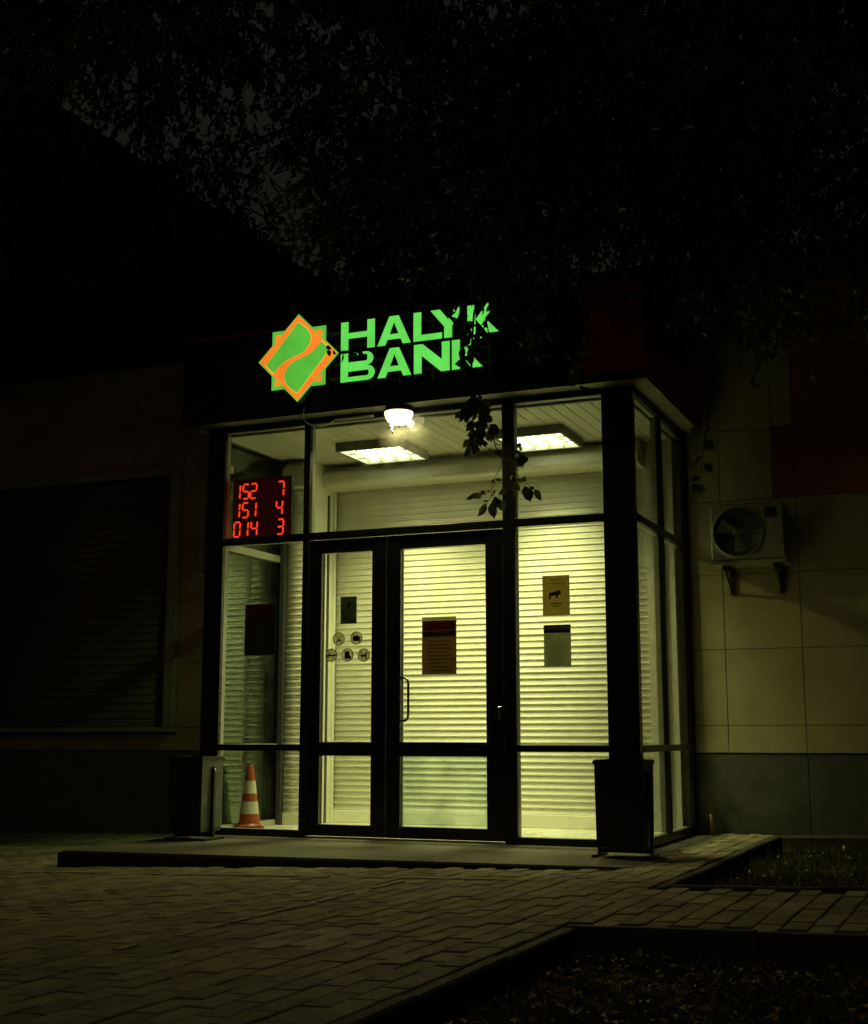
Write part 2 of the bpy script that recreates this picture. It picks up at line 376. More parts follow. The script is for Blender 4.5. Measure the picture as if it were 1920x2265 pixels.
# raised concrete step in front of the entrance
st = MB()
top = [(-3.53,-1.625),(0.27,-1.285),(0.27,-0.004),(-3.53,-0.004)]
st.prism([(a,b) for a,b in top], 'z', -0.30, 0.0)
step = st.build('entrance_step', M_CONC); tag(step, kind='structure')
bm = bmesh.new(); bm.from_mesh(step.data); bmesh.ops.bevel(bm, geom=[e for e in bm.edges if all(v.co.z > -0.01 for v in e.verts)], offset=0.012, segments=2, affect='EDGES'); bm.to_mesh(step.data); bm.free()
M_STEPSHADE = mat('dark step riser', (0.03, 0.028, 0.02), 0.8, var=0.3, vscale=12, bump=0.3)  # shade of the unlit step front, put into the colour of an added strip
MB().add([(-3.535,-1.6335,-.30),(0.274,-1.2925,-.30),(0.274,-1.2925,-.010),(-3.535,-1.6335,-.010),(-3.535,-1.6245,-.30),(0.274,-1.2835,-.30),(0.274,-1.2835,-.010),(-3.535,-1.6245,-.010)], [(0,1,2,3),(7,6,5,4),(0,4,5,1),(1,5,6,2),(2,6,7,3),(3,7,4,0)]).build('shade_strip', M_STEPSHADE, step)
# kerbs round the beds: real kerb stones
kerb = empty('kerb', (XE,-2.3,0), kind='structure')
def kerb_run(p0, p1, wid, h0):
    p0 = Vector(p0); p1 = Vector(p1); L = (p1-p0).length; n = max(1, round(L/0.8)); d = (p1-p0)/n
    nrm = Vector((-d.y, d.x)).normalized()*wid/2
    for i in range(n):
        a = p0+d*i+d.normalized()*0.004; b = p0+d*(i+1)-d.normalized()*0.004
        dz = rng.uniform(-.006,.006)
        q = [a-nrm, b-nrm, b+nrm, a+nrm]
        vs = [(v.x, v.y, gz(v.x)-0.30) for v in q]+[(v.x, v.y, gz(v.x)+h0+dz) for v in q]
        m = MB().add(vs, [(3,2,1,0),(4,5,6,7),(0,1,5,4),(1,2,6,5),(2,3,7,6),(3,0,4,7)])
        o = m.build('kerb_stone', M_KERB, kerb)
        b2 = bmesh.new(); b2.from_mesh(o.data); bmesh.ops.bevel(b2, geom=[e for e in b2.edges if all(v.co.z > gz(v.co.x)-0.1 for v in e.verts)], offset=0.008, segments=1, affect='EDGES'); b2.to_mesh(o.data); b2.free()
kerb_run((XE-0.035, 1.38), (XE-0.035, YB0-0.02), 0.06, 0.004)
kerb_run((XE+0.0, YB0), (4.4, YB0), 0.06, 0.012)
kerb_run((XE-0.035, YB1+0.0), (XE-0.035, -8.4), 0.06, 0.004)
kerb_run((XE-0.065, YB1+0.03), (4.4, YB1+0.03), 0.06, 0.004)
# soil of the two beds
def bed(name, x0, x1, y0, y1, zb, amp, seed):
    n, m = 60, 60; rs = np.random.RandomState(seed); xs = np.linspace(x0,x1,n); ys = np.linspace(y0,y1,m)
    ph = rs.rand(6)*6; vs = []
    for yy in ys:
        for xx in xs:
            z = zb + amp*(math.sin(xx*2.1+ph[0])*math.cos(yy*1.7+ph[1])+.5*math.sin(xx*7+ph[2]+yy*3)+.4*math.sin(yy*9+ph[3]-xx*4))/2 + rs.normal(0,.004)
            vs.append((xx,yy,z))
    fs = [(j*n+i,j*n+i+1,(j+1)*n+i+1,(j+1)*n+i) for j in range(m-1) for i in range(n-1)]
    o = MB().add(vs,fs).build(name, M_SOIL, None, True); tag(o, kind='structure'); return o
bed('planting_bed', XE-0.01, 4.4, YB0+0.03, 1.40, -0.10, 0.018, 1)
bed('planting_bed', XE-0.01, 6.0, -8.6, YB1-0.0, -0.10, 0.02, 2)

# ------------------------------------------------------------------ main building
bank = empty('bank_building', (-1.7, 1.8, 0), 'low bank building with beige cladding, grey plinth and brown wall behind the entrance', 'building')
bx('wall', M_JOINT, bank, -9.5, 7.0, 1.745, 9.0, -0.4, 4.6)
bx('parapet', M_BLOCK, bank, -9.55, 7.05, 1.70, 9.05, 4.6, 4.72)
def panel(x0, x1, z0, z1, m, name='wall_panel', y0=1.72):
    g_ = 0.0025
    o = bx(name, m, bank, x0+g_, x1-g_, y0, 1.744, z0+g_, z1-g_, ch=0.0025)
    return o
zrow = [0.615, 0.83, 1.43, 2.03, 2.63, 3.215, 3.80, 4.40]
xcol = [0.004, 0.272, 0.872, 1.472, 2.072, 2.672]
for r in range(len(zrow)-1):
    for c in range(len(xcol)-1):
        x0, x1 = xcol[c], xcol[c+1]; z0, z1 = zrow[r], zrow[r+1]
        if 4 <= r and c == 1:
            panel(x0, 0.70, z0, z1, M_BEIGE); panel(0.70, x1, z0, z1, M_TERRA if r == 4 else M_BEIGE)
        else:
            panel(x0, x1, z0, z1, M_TERRA if (r >= 4 and c >= 2) else M_BEIGE)
for x0, x1 in ((0.004,0.874),(0.874,1.774),(1.774,2.674)): panel(x0, x1, -0.25, 0.609, M_PLINTH, 'plinth_panel', 1.728)
# left wall: window with lowered roller shutter
WX0, WX1, WZ0, WZ1 = -8.4, -5.02, 0.835, 3.24
for z0, z1 in zip(zrow[:-1], zrow[1:]): panel(-4.905, -3.53, z0, z1, M_BROWN)
panel(-9.4, -4.905, 3.262, 3.80, M_BROWN); panel(-9.4, -4.905, 3.80, 4.40, M_BROWN); panel(-9.4, -4.905, 0.615, 0.77, M_BROWN)
for x0, x1 in ((-9.4,-7.4),(-7.4,-5.4),(-5.4,-3.53)): panel(x0, x1, -0.25, 0.609, M_PLINTH, 'plinth_panel', 1.716)
win = bx('window', M_ACB, bank, WX0, WX1, 1.741, 1.744, WZ0, WZ1)
for a in ((WX1-0.0, WX1+0.112, 1.655, 1.744, WZ0, WZ1+0.02), (WX0, WX1+0.112, 1.665, 1.744, WZ1+0.02, WZ1+0.09)):
    bx('window_frame', M_WINFR, win, *a, ch=0.006)
bx('window_sill', M_WINFR, win, WX0, WX1+0.125, 1.60, 1.744, 0.785, 0.833, ch=0.006)
def slat_prof(y, h, bulge):
    # lath that flares out to a lip at its foot, faces -y; profile points (y, z) from bottom to top
    return [(y+0.004, 0.003), (y-0.80*bulge, 0.0), (y-bulge, 0.005), (y-0.78*bulge, h*0.16), (y-0.52*bulge, h*0.34), (y-0.36*bulge, h*0.62), (y-0.28*bulge, h+0.001), (y+0.004, h+0.002)]
def slat_mesh(name, x0, x1, y, h, bulge, m):
    pr = slat_prof(y, h, bulge); n = len(pr)
    vs = [(x0,a,b) for a,b in pr]+[(x1,a,b) for a,b in pr]
    fs = [(i,i+1,i+1+n,i+n) for i in range(n-1)]+[tuple(range(n))[::-1], tuple(range(n,2*n)), (n-1,0,n,2*n-1)]
    me = bpy.data.meshes.new(name); me.from_pydata(vs, [], fs)
    bm = bmesh.new(); bm.from_mesh(me); bmesh.ops.recalc_face_normals(bm, faces=bm.faces[:]); bm.to_mesh(me); bm.free()
    for i,p in enumerate(me.polygons): p.use_smooth = i < n-1 and 0 < i < n-2
    me.materials.append(m); return me
def slats(parent, x0, x1, y, z0, z1, pitch, bulge, m):
    me = slat_mesh('slat', x0, x1, y, pitch, bulge, m); z = z0
    while z < z1-pitch*0.5:
        o = bpy.data.objects.new('slat', me); C.objects.link(o); o.parent = parent
        o.location = (0, rng.uniform(-.0008,.0008), z); z += pitch
slats(win, WX0, WX1-0.004, 1.735, WZ0, WZ1-0.01, 0.075, 0.010, M_WINSLAT)
# tall block behind on the left
blk = empty('apartment_block', (-10, 6, 0), 'tall dark block whose roof edge slopes against the night sky', 'building')
bx('wall', M_BLOCK, blk, -22, -6.25, 0.5, 26, 4.73, 6.95)
bx('roof_edge', M_BLOCK, blk, -22.1, -6.15, 0.4, 26.1, 6.95, 7.08)

# ------------------------------------------------------------------ glazed entrance pavilion
pav = empty('entrance_pavilion', (-1.76, 0.8, 0), 'glazed bank entrance with black frames lit from inside', 'entrance')
def frame_y(name, x0, x1, z0, z1, d0=0.0, d1=0.085, inner=True, m=M_DARK):
    """bar in the front plane: dark outside half, cream inside half"""
    o = bx(name, m, pav, x0, x1, d0, 0.04 if inner else d1, z0, z1, ch=0.003)
    if inner: bx('inner_frame', M_INNER, o, x0+0.001, x1-0.001, 0.041, d1, z0+0.001, z1-0.001)
    return o
def frame_x(name, y0, y1, z0, z1, side=1, m=M_DARK):
    if side > 0:
        o = bx(name, m, pav, -0.036, 0.0, y0, y1, z0, z1, ch=0.003); bx('inner_frame', M_INNER, o, -0.075, -0.037, y0+.001, y1-.001, z0+.001, z1-.001)
    else:
        o = bx(name, m, pav, -3.52, -3.484, y0, y1, z0, z1, ch=0.003); bx('inner_frame', M_INNER, o, -3.483, -3.445, y0+.001, y1-.001, z0+.001, z1-.001)
    return o
ZT0, ZT1, ZR0, ZR1, ZTOP = 2.242, 2.30, 0.637, 0.685, 3.163
frame_y('post', -3.52, -3.356, 0.0, ZTOP)
corner = bx('post', M_POST, pav, -0.227, -0.004, -0.002, 0.085, 0.0, 3.205, ch=0.006)
frame_y('mullion', -2.634, -2.578, 0.0, ZTOP)
frame_y('mullion', -0.985, -0.892, 0.0, ZTOP)
frame_y('header', -3.52, -0.228, ZTOP+0.0005, 3.208)
for x0, x1 in ((-3.355,-2.635),(-2.577,-0.986),(-0.891,-0.228)): frame_y('transom', x0, x1, ZT0, ZT1, 0.001, 0.084)
for x0, x1 in ((-3.355,-2.635),(-0.891,-0.228)):
    frame_y('rail', x0, x1, ZR0, ZR1, 0.001, 0.084); frame_y('bottom_rail', x0, x1, 0.0005, 0.052, 0.001, 0.084)
for s_, bays, end in ((1, ((0.086,0.83),(0.88,1.66)), (1.66,1.716)), (-1, ((0.086,1.62),), (1.62,1.716))):
    for (y0, y1) in bays:
        frame_x('transom', y0+.001, y1-.001, ZT0, ZT1, s_); frame_x('rail', y0+.001, y1-.001, ZR0, ZR1, s_)
        frame_x('bottom_rail', y0+.001, y1-.001, 0.0005, 0.052, s_); frame_x('header', y0+.001, y1-.001, ZTOP, 3.208, s_)
    if s_ > 0: frame_x('mullion', 0.83, 0.88, 0.0, 3.208, s_)
    frame_x('post', end[0], end[1], 0.0, 3.208, s_)
def pane(x0, x1, z0, z1, y=0.030, m=M_GLASS, parent=None):
    return bx('glass_pane', m, parent or pav, x0-.003, x1+.003, y, y+0.006, z0-.003, z1+.003)
def pane_x(y0, y1, z0, z1, x, m=M_GLASS):
    return bx('glass_pane', m, pav, x-0.003, x+0.003, y0-.003, y1+.003, z0-.003, z1+.003)
for x0, x1 in ((-3.356,-2.634),(-0.892,-0.227)):
    pane(x0, x1, 0.052, ZR0); pane(x0, x1, ZR1, ZT0); pane(x0, x1, ZT1, ZTOP)
pane(-2.578, -0.985, ZT1, ZTOP)
for x, bays, m in ((-0.022, ((0.086,0.83),(0.88,1.66)), M_GLASS), (-3.506, ((0.086,1.62),), M_GLASS2), (-3.488, ((0.086,1.62),), M_GLASS2)):
    for y0, y1 in bays:
        pane_x(y0, y1, 0.052, ZR0, x, m); pane_x(y0, y1, ZR1, ZT0, x, m); pane_x(y0, y1, ZT1, ZTOP, x, m)
# doors
def door(name, x0, x1, gx0, gx1, label):
    d = bx(name, M_DARK, pav, x0, gx0, 0.006, 0.052, 0.016, 2.236, ch=0.004); d['label'] = label
    bx('stile', M_DARK, d, gx1, x1, 0.006, 0.052, 0.016, 2.236, ch=0.004)
    for nm, z0, z1 in (('top_rail',2.132,2.236),('middle_rail',0.602,0.704),('bottom_rail',0.016,0.100)):
        bx(nm, M_DARK, d, gx0+.0005, gx1-.0005, 0.007, 0.051, z0, z1, ch=0.003)
    bx('inner_bead', M_INNER, d, gx0-0.012, gx0+0.004, 0.053, 0.062, 0.1, 2.13)
    pane(gx0, gx1, 0.704, 2.132, 0.028, M_GLASS, d)
    return d
dl = door('door', -2.574, -1.922, -2.470, -2.040, 'narrower left door leaf with prohibition stickers')
dr = door('door', -1.916, -0.990, -1.803, -1.124, 'wider right door leaf with pull handle')
pane(-2.470, -2.040, 0.100, 0.602, 0.028, M_GLASS, dl)
pane(-1.803, -1.124, 0.100, 0.602, 0.028, M_FROST, dr)
def handle(parent, xa, yo):
    z0, z1 = 0.855, 1.168; xb = xa+0.085
    pts = []
    r = 0.03
    y = yo
    P = [(xa,0.004),(xa,y)]
    for t in range(6):
        a = math.pi/2*t/5
    pts = [(xa, 0.008, z1), (xa, y, z1), (xa+0.045, y-0.004, z1), (xb-0.018, y-0.004, z1-0.005), (xb-0.004, y-0.004, z1-0.02), (xb, y-0.004, z1-0.045), (xb, y-0.004, z0+0.045), (xb-0.004, y-0.004, z0+0.02), (xb-0.018, y-0.004, z0+0.005), (xa+0.045, y-0.004, z0), (xa, y, z0), (xa, 0.008, z0)]
    MB().tube(pts, 0.0095, 10).build('handle', M_STEEL, parent, True)
handle(dr, -1.795, -0.045)
# inside handle, visible through the left of the pane
bx('lock', M_STEEL, dr, -1.035, -1.005, -0.004, 0.0055, 0.86, 0.955, ch=0.002)
# roof, soffit, fascia
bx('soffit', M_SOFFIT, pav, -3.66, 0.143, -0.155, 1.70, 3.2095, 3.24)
bx('fascia', M_FASCIA, pav, -3.665, 0.149, -0.165, 1.70, 3.2405, 3.93, ch=0.006)
bx('drip_edge', M_SIGNBACK, pav, -3.668, 0.152, -0.172, -0.166, 3.205, 3.262)
for j in range(7):
    xj = -3.1+j*0.5
bx('fascia_cap', M_SIGNBACK, pav, -3.68, 0.165, -0.18, 1.70, 3.9305, 3.965, ch=0.004)
bx('sign_backing', M_SIGNBACK, pav, -3.664, -0.30, -0.172, -0.1655, 3.27, 3.90)
# interior: floor, ceiling planks, walls
bx('floor', M_FLOOR, pav, -3.44, -0.08, 0.086, 1.70, -0.05, 0.008)
bx('roof_deck', M_JOINT, pav, -3.44, -0.076, 0.087, 1.70, 3.158, 3.2085)
plank_me = None
PX = 0.1
n_pl = 0
x = -3.44
while x < -0.09:
    x1 = min(x+PX, -0.08)
    o = bx('ceiling_plank', M_PLANK, pav, x+0.0025, x1-0.0025, 0.087, 1.61, 3.142, 3.156, ch=0.003)
    x = x1
# back wall with two roller shutters
bx('back_wall', M_GREYWALL, pav, -3.44, -0.08, 1.62, 1.70, 0.008, 3.14)
wr = bx('wall_return', M_GUIDE, pav, -3.205, -3.175, 1.10, 1.619, 0.0085, 3.139, ch=0.003)
bx('dark_seam', M_DKGUIDE, wr, -3.1749, -3.170, 1.435, 1.475, 0.0095, 2.88)
bx('grey_jamb', M_GREYWALL, pav, -0.300, -0.158, 1.53, 1.619, 0.0085, 3.139, ch=0.003)
bx('pale_jamb', M_GUIDE, pav, -0.156, -0.079, 1.56, 1.619, 0.0085, 3.139, ch=0.003)
sB = bx('roller_shutter', M_DKGUIDE, pav, -3.174, -0.302, 1.60, 1.619, 0.0085, 3.0)
sB['label'] = 'wide cream roller shutter behind the doors'
slats(sB, -3.166, -0.304, 1.588, 0.115, 2.95, 0.0525, 0.0125, M_SLAT)
bx('bottom_bar', M_GUIDE, sB, -3.166, -0.304, 1.572, 1.599, 0.0095, 0.114, ch=0.004)
bx('guide_rail', M_GUIDE, sB, -3.1735, -3.150, 1.545, 1.570, 0.0095, 2.93, ch=0.003)
hp = [(1.618,2.93),(1.37,2.93),(1.335,2.945),(1.325,2.97),(1.325,3.04),(1.34,3.06),(1.45,3.139),(1.618,3.139)]
MB().prism(hp, 'x', -3.172, -0.304).build('shutter_housing', M_HOUSING, sB)
sA = bx('roller_shutter', M_DKGUIDE, pav, -3.44, -3.206, 1.13, 1.16, 0.0085, 3.0)
sA['label'] = 'narrow cream roller shutter in the left bay'
slats(sA, -3.395, -3.208, 1.115, 0.10, 2.90, 0.0525, 0.0125, M_SLAT)
bx('bottom_bar', M_GUIDE, sA, -3.395, -3.208, 1.10, 1.129, 0.0095, 0.099, ch=0.004)
bx('guide_rail', M_DKGUIDE, sA, -3.443, -3.397, 1.07, 1.129, 0.0095, 3.139, ch=0.003)
MB().prism([(1.16,2.885),(1.02,2.885),(1.0,2.90),(0.995,2.94),(0.995,3.05),(1.02,3.07),(1.10,3.139),(1.16,3.139)], 'x', -3.396, -3.176).build('shutter_housing', M_HOUSING, sA)

# ------------------------------------------------------------------ ceiling lights: louvre boxes with four tubes each
def ceiling_light(x0, x1, y0, y1, label):
    e = empty('ceiling_light', ((x0+x1)/2, (y0+y1)/2, 3.05), label, 'ceiling light', 'louvre lights on the entrance ceiling')
    zb, zt = 3.070, 3.1415
    h = MB()
    t = 0.022
    h.box(x0, x1, y0, y0+t, zb, zt); h.box(x0, x1, y1-t, y1, zb, zt); h.box(x0, x0+t, y0+t, y1-t, zb, zt); h.box(x1-t, x1, y0+t, y1-t, zb, zt)
    h.box(x0+t, x1-t, y0+t, y1-t, zt-0.006, zt)
    h.build('housing', M_FIXBOX, e)
    MB().box(x0+t+.001, x1-t-.001, y0+t+.001, y1-t-.001, zt-.0078, zt-.0064).box(x0+t+.001, x0+t+.003, y0+t+.004, y1-t-.004, zb+.002, zt-.008).box(x1-t-.003, x1-t-.001, y0+t+.004, y1-t-.004, zb+.002, zt-.008).box(x0+t+.001, x1-t-.001, y1-t-.003, y1-t-.001, zb+.002, zt-.008).box(x0+t+.001, x1-t-.001, y0+t+.001, y0+t+.003, zb+.002, zt-.008).build('reflector', M_REFL, e)
    n = 4; wdt = (x1-x0-2*t)/n
    for i in range(n):
        cx = x0+t+wdt*(i+.5)
        MB().tube([(cx, y0+t+.012, zb+0.040), (cx, y1-t-.012, zb+0.040)], 0.014, 10).build('tube', M_TUBE, e, True)
        if i: bx('louvre', M_LOUV, e, cx-wdt/2-.002, cx-wdt/2+.002, y0+t, y1-t, zb+.004, zb+.024)
    for j in (1,2):
        yy = y0+t+(y1-y0-2*t)*j/3
        for i in range(n):
            xa = x0+t+wdt*i
            bx('louvre', M_LOUV, e, xa+.003, xa+wdt-.003, yy-.001, yy+.001, zb+.008, zb+.022)
    ld = bpy.data.lights.new('tube_light', 'AREA'); ld.shape = 'RECTANGLE'; ld.size = 0.34; ld.size_y = 0.40
    ld.energy = LIGHT_W; ld.color = (1.0, 0.965, 0.44); ld.spread = R(SPREAD)
    lo = bpy.data.objects.new('tube_light', ld); C.objects.link(lo); lo.location = ((x0+x1)/2, (y0+y1)/2, zt-0.012); lo.parent = e
    return e
ceiling_light(-2.67, -2.08, 0.60, 1.19, 'four-tube louvre light on the ceiling behind the round porch lamp')
ceiling_light(-1.29, -0.73, 0.66, 1.23, 'four-tube louvre light on the ceiling nearest the black corner post')

# ------------------------------------------------------------------ bulkhead lamp under the soffit
lamp = empty('porch_lamp', (-1.785,-0.085,3.2), 'round glowing porch lamp under the front soffit', 'lamp')
LC = (-1.785, -0.075, 3.20)
MB().lathe([(0.0,0.009),(0.085,0.009),(0.10,0.0),(0.108,-0.02),(0.108,-0.034),(0.0,-0.034)], LC, 40).build('base', M_COLLAR, lamp, True)
MB().lathe([(0.108,-0.0345),(0.108,-0.050),(0.100,-0.078),(0.084,-0.104),(0.058,-0.124),(0.030,-0.134),(0.014,-0.136),(0.0,-0.136)], LC, 40).build('globe', M_GLOBE, lamp, True)
MB().lathe([(0.0,-0.145),(0.011,-0.145),(0.014,-0.1365),(0.0,-0.1365)], LC, 16).build('finial', M_COLLAR, lamp, True)
bd = bpy.data.lights.new('bulb', 'SPOT'); bd.energy = BULB_W; bd.spot_size = R(156); bd.spot_blend = 0.35; bd.color = (1.0, 0.84, 0.36); bd.shadow_soft_size = 0.03
bo = bpy.data.objects.new('bulb', bd); C.objects.link(bo); bo.location = (LC[0], LC[1], LC[2]-0.075); bo.parent = lamp
ct = [(-1.845,-0.09,3.085),(-1.85,-0.09,3.06),(-1.83,-0.085,3.05),(-1.84,-0.09,3.035),(-1.825,-0.09,3.02),(-1.835,-0.088,3.0)]
MB().tube([(-1.85,-0.085,3.165)]+ct, 0.006, 6).build('cable_end', M_WIRE, lamp, True)
# loose white cable below the sign + trunking on the header
cb = [(-2.536,-0.176,3.268),(-2.548,-0.178,3.22),(-2.560,-0.170,3.185),(-2.548,-0.155,3.152),(-2.521,-0.14,3.130),(-2.482,-0.125,3.117),(-2.443,-0.11,3.113),(-2.41,-0.08,3.122),(-2.383,-0.05,3.140),(-2.366,-0.022,3.166),(-2.36,-0.012,3.178)]
tag(MB().tube(cb, 0.006, 8).build('cable', M_WIRE, None, True), 'loose white cable hanging in a loop below the star emblem', 'cable')
tag(bx('cable_trunking', M_WIRE, None, -2.36, -2.03, -0.022, -0.001, 3.168, 3.186, ch=0.003), 'short white cable trunking on the header beside the porch lamp', 'trunking')

# ------------------------------------------------------------------ illuminated sign
sign = empty('illuminated_sign', (-1.8,-0.2,3.38), 'illuminated green lettered sign with green and orange star emblem above the entrance', 'sign')
YF, YK = -0.30, -0.225
def letter(polys, m=M_SG, name='letter', y0=YF, y1=YK):
    """channel letter: emitting face, dark returns. polys: list of convex/concave outlines in (x,z)"""
    face = MB(); side = MB()
    for p in polys:
        n = len(p)
        side.add([(a,y0+0.003,b) for a,b in p]+[(a,y1,b) for a,b in p], [(i,(i+1)%n,(i+1)%n+n,i+n) for i in range(n)]+[tuple(range(n,2*n))])
        face.add([(a,y0,b) for a,b in p]+[(a,y0+0.0028,b) for a,b in p], [tuple(range(n))]+[(i,(i+1)%n,(i+1)%n+n,i+n) for i in range(n)])
    f = face.build(name, m, sign); bm = bmesh.new(); bm.from_mesh(f.data)
    bmesh.ops.triangulate(bm, faces=[q for q in bm.faces if len(q.verts) > 4]); bm.to_mesh(f.data); bm.free()
    side.build('letter_return', M_SIGNSIDE, f); return f
zt1, zb1 = 3.852, 3.630; zt2, zb2 = 3.604, 3.382; S = 0.062
def rect(x0,x1,z0,z1): return [(x0,z0),(x1,z0),(x1,z1),(x0,z1)]
def LH(x0,x1,z0,z1):
    zm = (z0+z1)/2; h = 0.022
    return [[(x0,z0),(x0+S,z0),(x0+S,zm-h),(x1-S,zm-h),(x1-S,z0),(x1,z0),(x1,z1),(x1-S,z1),(x1-S,zm+h),(x0+S,zm+h),(x0+S,z1),(x0,z1)]]
def LA(x0,x1,z0,z1):
    c = (x0+x1)/2; t = 0.038; H = z1-z0
    def xl(z): return x0+(c-t-x0)*(z-z0)/H
    def xr(z): return x1-(x1-c-t)*(z-z0)/H
    zi = z0+0.042; zj = zi+0.040
    wl = 0.064
    # left leg, right leg, cross bar as butted outlines
    ztip = z1-0.048
    return [[(x0,z0),(x0+wl,z0),(xl(zi)+wl,zi),(xl(zj)+wl,zj),(c,ztip),(c,z1),(c-t,z1)],
            [(x1-wl,z0),(x1,z0),(c+t,z1),(c,z1),(c,ztip),(xr(zj)-wl,zj),(xr(zi)-wl,zi)],
            [(xl(zi)+wl,zi),(xr(zi)-wl,zi),(xr(zj)-wl,zj),(xl(zj)+wl,zj)]]
def LL(x0,x1,z0,z1): return [[(x0,z0),(x1,z0),(x1,z0+0.046),(x0+S,z0+0.046),(x0+S,z1),(x0,z1)]]
def LY(x0,x1,z0,z1):
    c = (x0+x1)/2+0.005; h = S/2; zm = z0+0.088
    return [[(c-h,z0),(c+h,z0),(c+h,zm),(x1,z1),(x1-0.076,z1),(c,zm+0.052),(x0+0.076,z1),(x0,z1),(c-h,zm)]]
def LK(x0,x1,z0,z1):
    zm = (z0+z1)/2
    return [rect(x0,x0+S,z0,z1), [(x0+S+0.004,zm),(x1-0.088,z0),(x1,z0),(x0+S+0.072,zm+0.003),(x1-0.004,z1),(x1-0.088,z1)]]
def LN(x0,x1,z0,z1):
    return [[(x0,z0),(x0+S,z0),(x0+S,z1-0.088),(x1-S-0.008,z0),(x1,z0),(x1,z1),(x1-S,z1),(x1-S,z0+0.09),(x0+S+0.008,z1),(x0,z1)]]
def LB(x0,x1,z0,z1):
    zm = (z0+z1)/2+0.004
    def arc(cx,cz,rx,rz,a0,a1,n=7): return [(cx+rx*math.cos(R(a0+(a1-a0)*i/n)), cz+rz*math.sin(R(a0+(a1-a0)*i/n))) for i in range(n+1)]
    hb = 0.036
    ru = (z1-zm)/2; rl = (zm-z0)/2
    e1 = x1-0.012-ru*1.1; e2 = x1-rl*1.1
    up_o = arc(e1, zm+ru, ru*1.1, ru, -90, 90); lo_o = arc(e2, z0+rl, rl*1.1, rl, -90, 90)
    up_i = arc(e1, zm+ru+hb*.25, ru*1.1-S*0.8, ru-hb*.75, -90, 90); lo_i = arc(e2, z0+rl, rl*1.1-S*0.8, rl-hb, -90, 90)
    left = rect(x0,x0+S,z0,z1)
    def bowl(o, i): return [(x0+S,o[0][1])]+o+[(x0+S,o[-1][1]),(x0+S,i[-1][1])]+i[::-1]+[(x0+S,i[0][1])]
    return [left, bowl(up_o,up_i), bowl(lo_o,lo_i)]
for fn, x0, x1, z0, z1 in ((LH,-2.168,-1.884,zb1,zt1),(LA,-1.862,-1.588,zb1,zt1),(LL,-1.565,-1.336,zb1,zt1),(LY,-1.428,-1.156,zb1,zt1),(LK,-1.134,-0.892,zb1,zt1),
                           (LB,-2.168,-1.882,zb2,zt2),(LA,-1.858,-1.583,zb2,zt2),(LN,-1.561,-1.275,zb2,zt2),(LK,-1.257,-1.017,zb2,zt2)):
    letter(fn(x0,x1,z0,z1))
# star emblem: square and diamond plates stacked forward
EC = (-2.538, 3.620)
def plate(poly, m, y0, y1, name):
    f = MB().prism([(EC[0]+a, EC[1]+b) for a,b in poly], 'y', y0, y1).build(name, m, sign)
    bm = bmesh.new(); bm.from_mesh(f.data); bmesh.ops.triangulate(bm, faces=[q for q in bm.faces if len(q.verts) > 4]); bm.to_mesh(f.data); bm.free(); return f
def sq(h): return [(-h,-h),(h,-h),(h,h),(-h,h)]
def di(h): return [(0,-h),(h,0),(0,h),(-h,0)]
plate(sq(0.232), M_SIGNSIDE, -0.285, -0.225, 'emblem_case')
plate(di(0.348), M_SIGNSIDE, -0.284, -0.226, 'emblem_case')
plate(sq(0.234), M_LG, -0.290, -0.2855, 'emblem_square')
plate(sq(0.204), M_LO, -0.2945, -0.2905, 'emblem_square')
plate(di(0.350), M_LG, -0.299, -0.295, 'emblem_diamond')
plate(di(0.338), M_LO, -0.3035, -0.2995, 'emblem_diamond')
k_ = 0.345/280.0
def ctr(pts, c=(350,447), kx=0.345/257, kz=0.345/281): return [((a-c[0])*kx, -(b-c[1])*kz) for a,b in pts]
up = ctr([(350,218),(378,240),(404,264),(424,292),(434,322),(432,352),(420,380),(400,404),(372,424),(340,436),(306,446),(276,458),(248,476),(222,502),(198,534),(145,474)])
dn = [(-a,-b) for a,b in up]
def grow(p, s): 
    cx = sum(a for a,b in p)/len(p); cz = sum(b for a,b in p)/len(p)
    return [(cx+(a-cx)*s, cz+(b-cz)*s) for a,b in p]
for p in (up, dn):
    plate(grow(p,1.035), M_LY, -0.3065, -0.304, 'emblem_outline'); plate(p, M_LG, -0.310, -0.307, 'emblem_leaf')
for z in (3.44, 3.55, 3.69, 3.80): bx('mounting_rail', M_RAIL, sign, -2.72, -0.98, -0.222, -0.205, z-.012, z+.012, ch=0.002)
for x in (-2.5,-1.95,-1.72,-1.45,-1.2,-1.0): bx('mounting_rail', M_RAIL, sign, x-.012, x+.012, -0.204, -0.1725, 3.36, 3.87, ch=0.002)

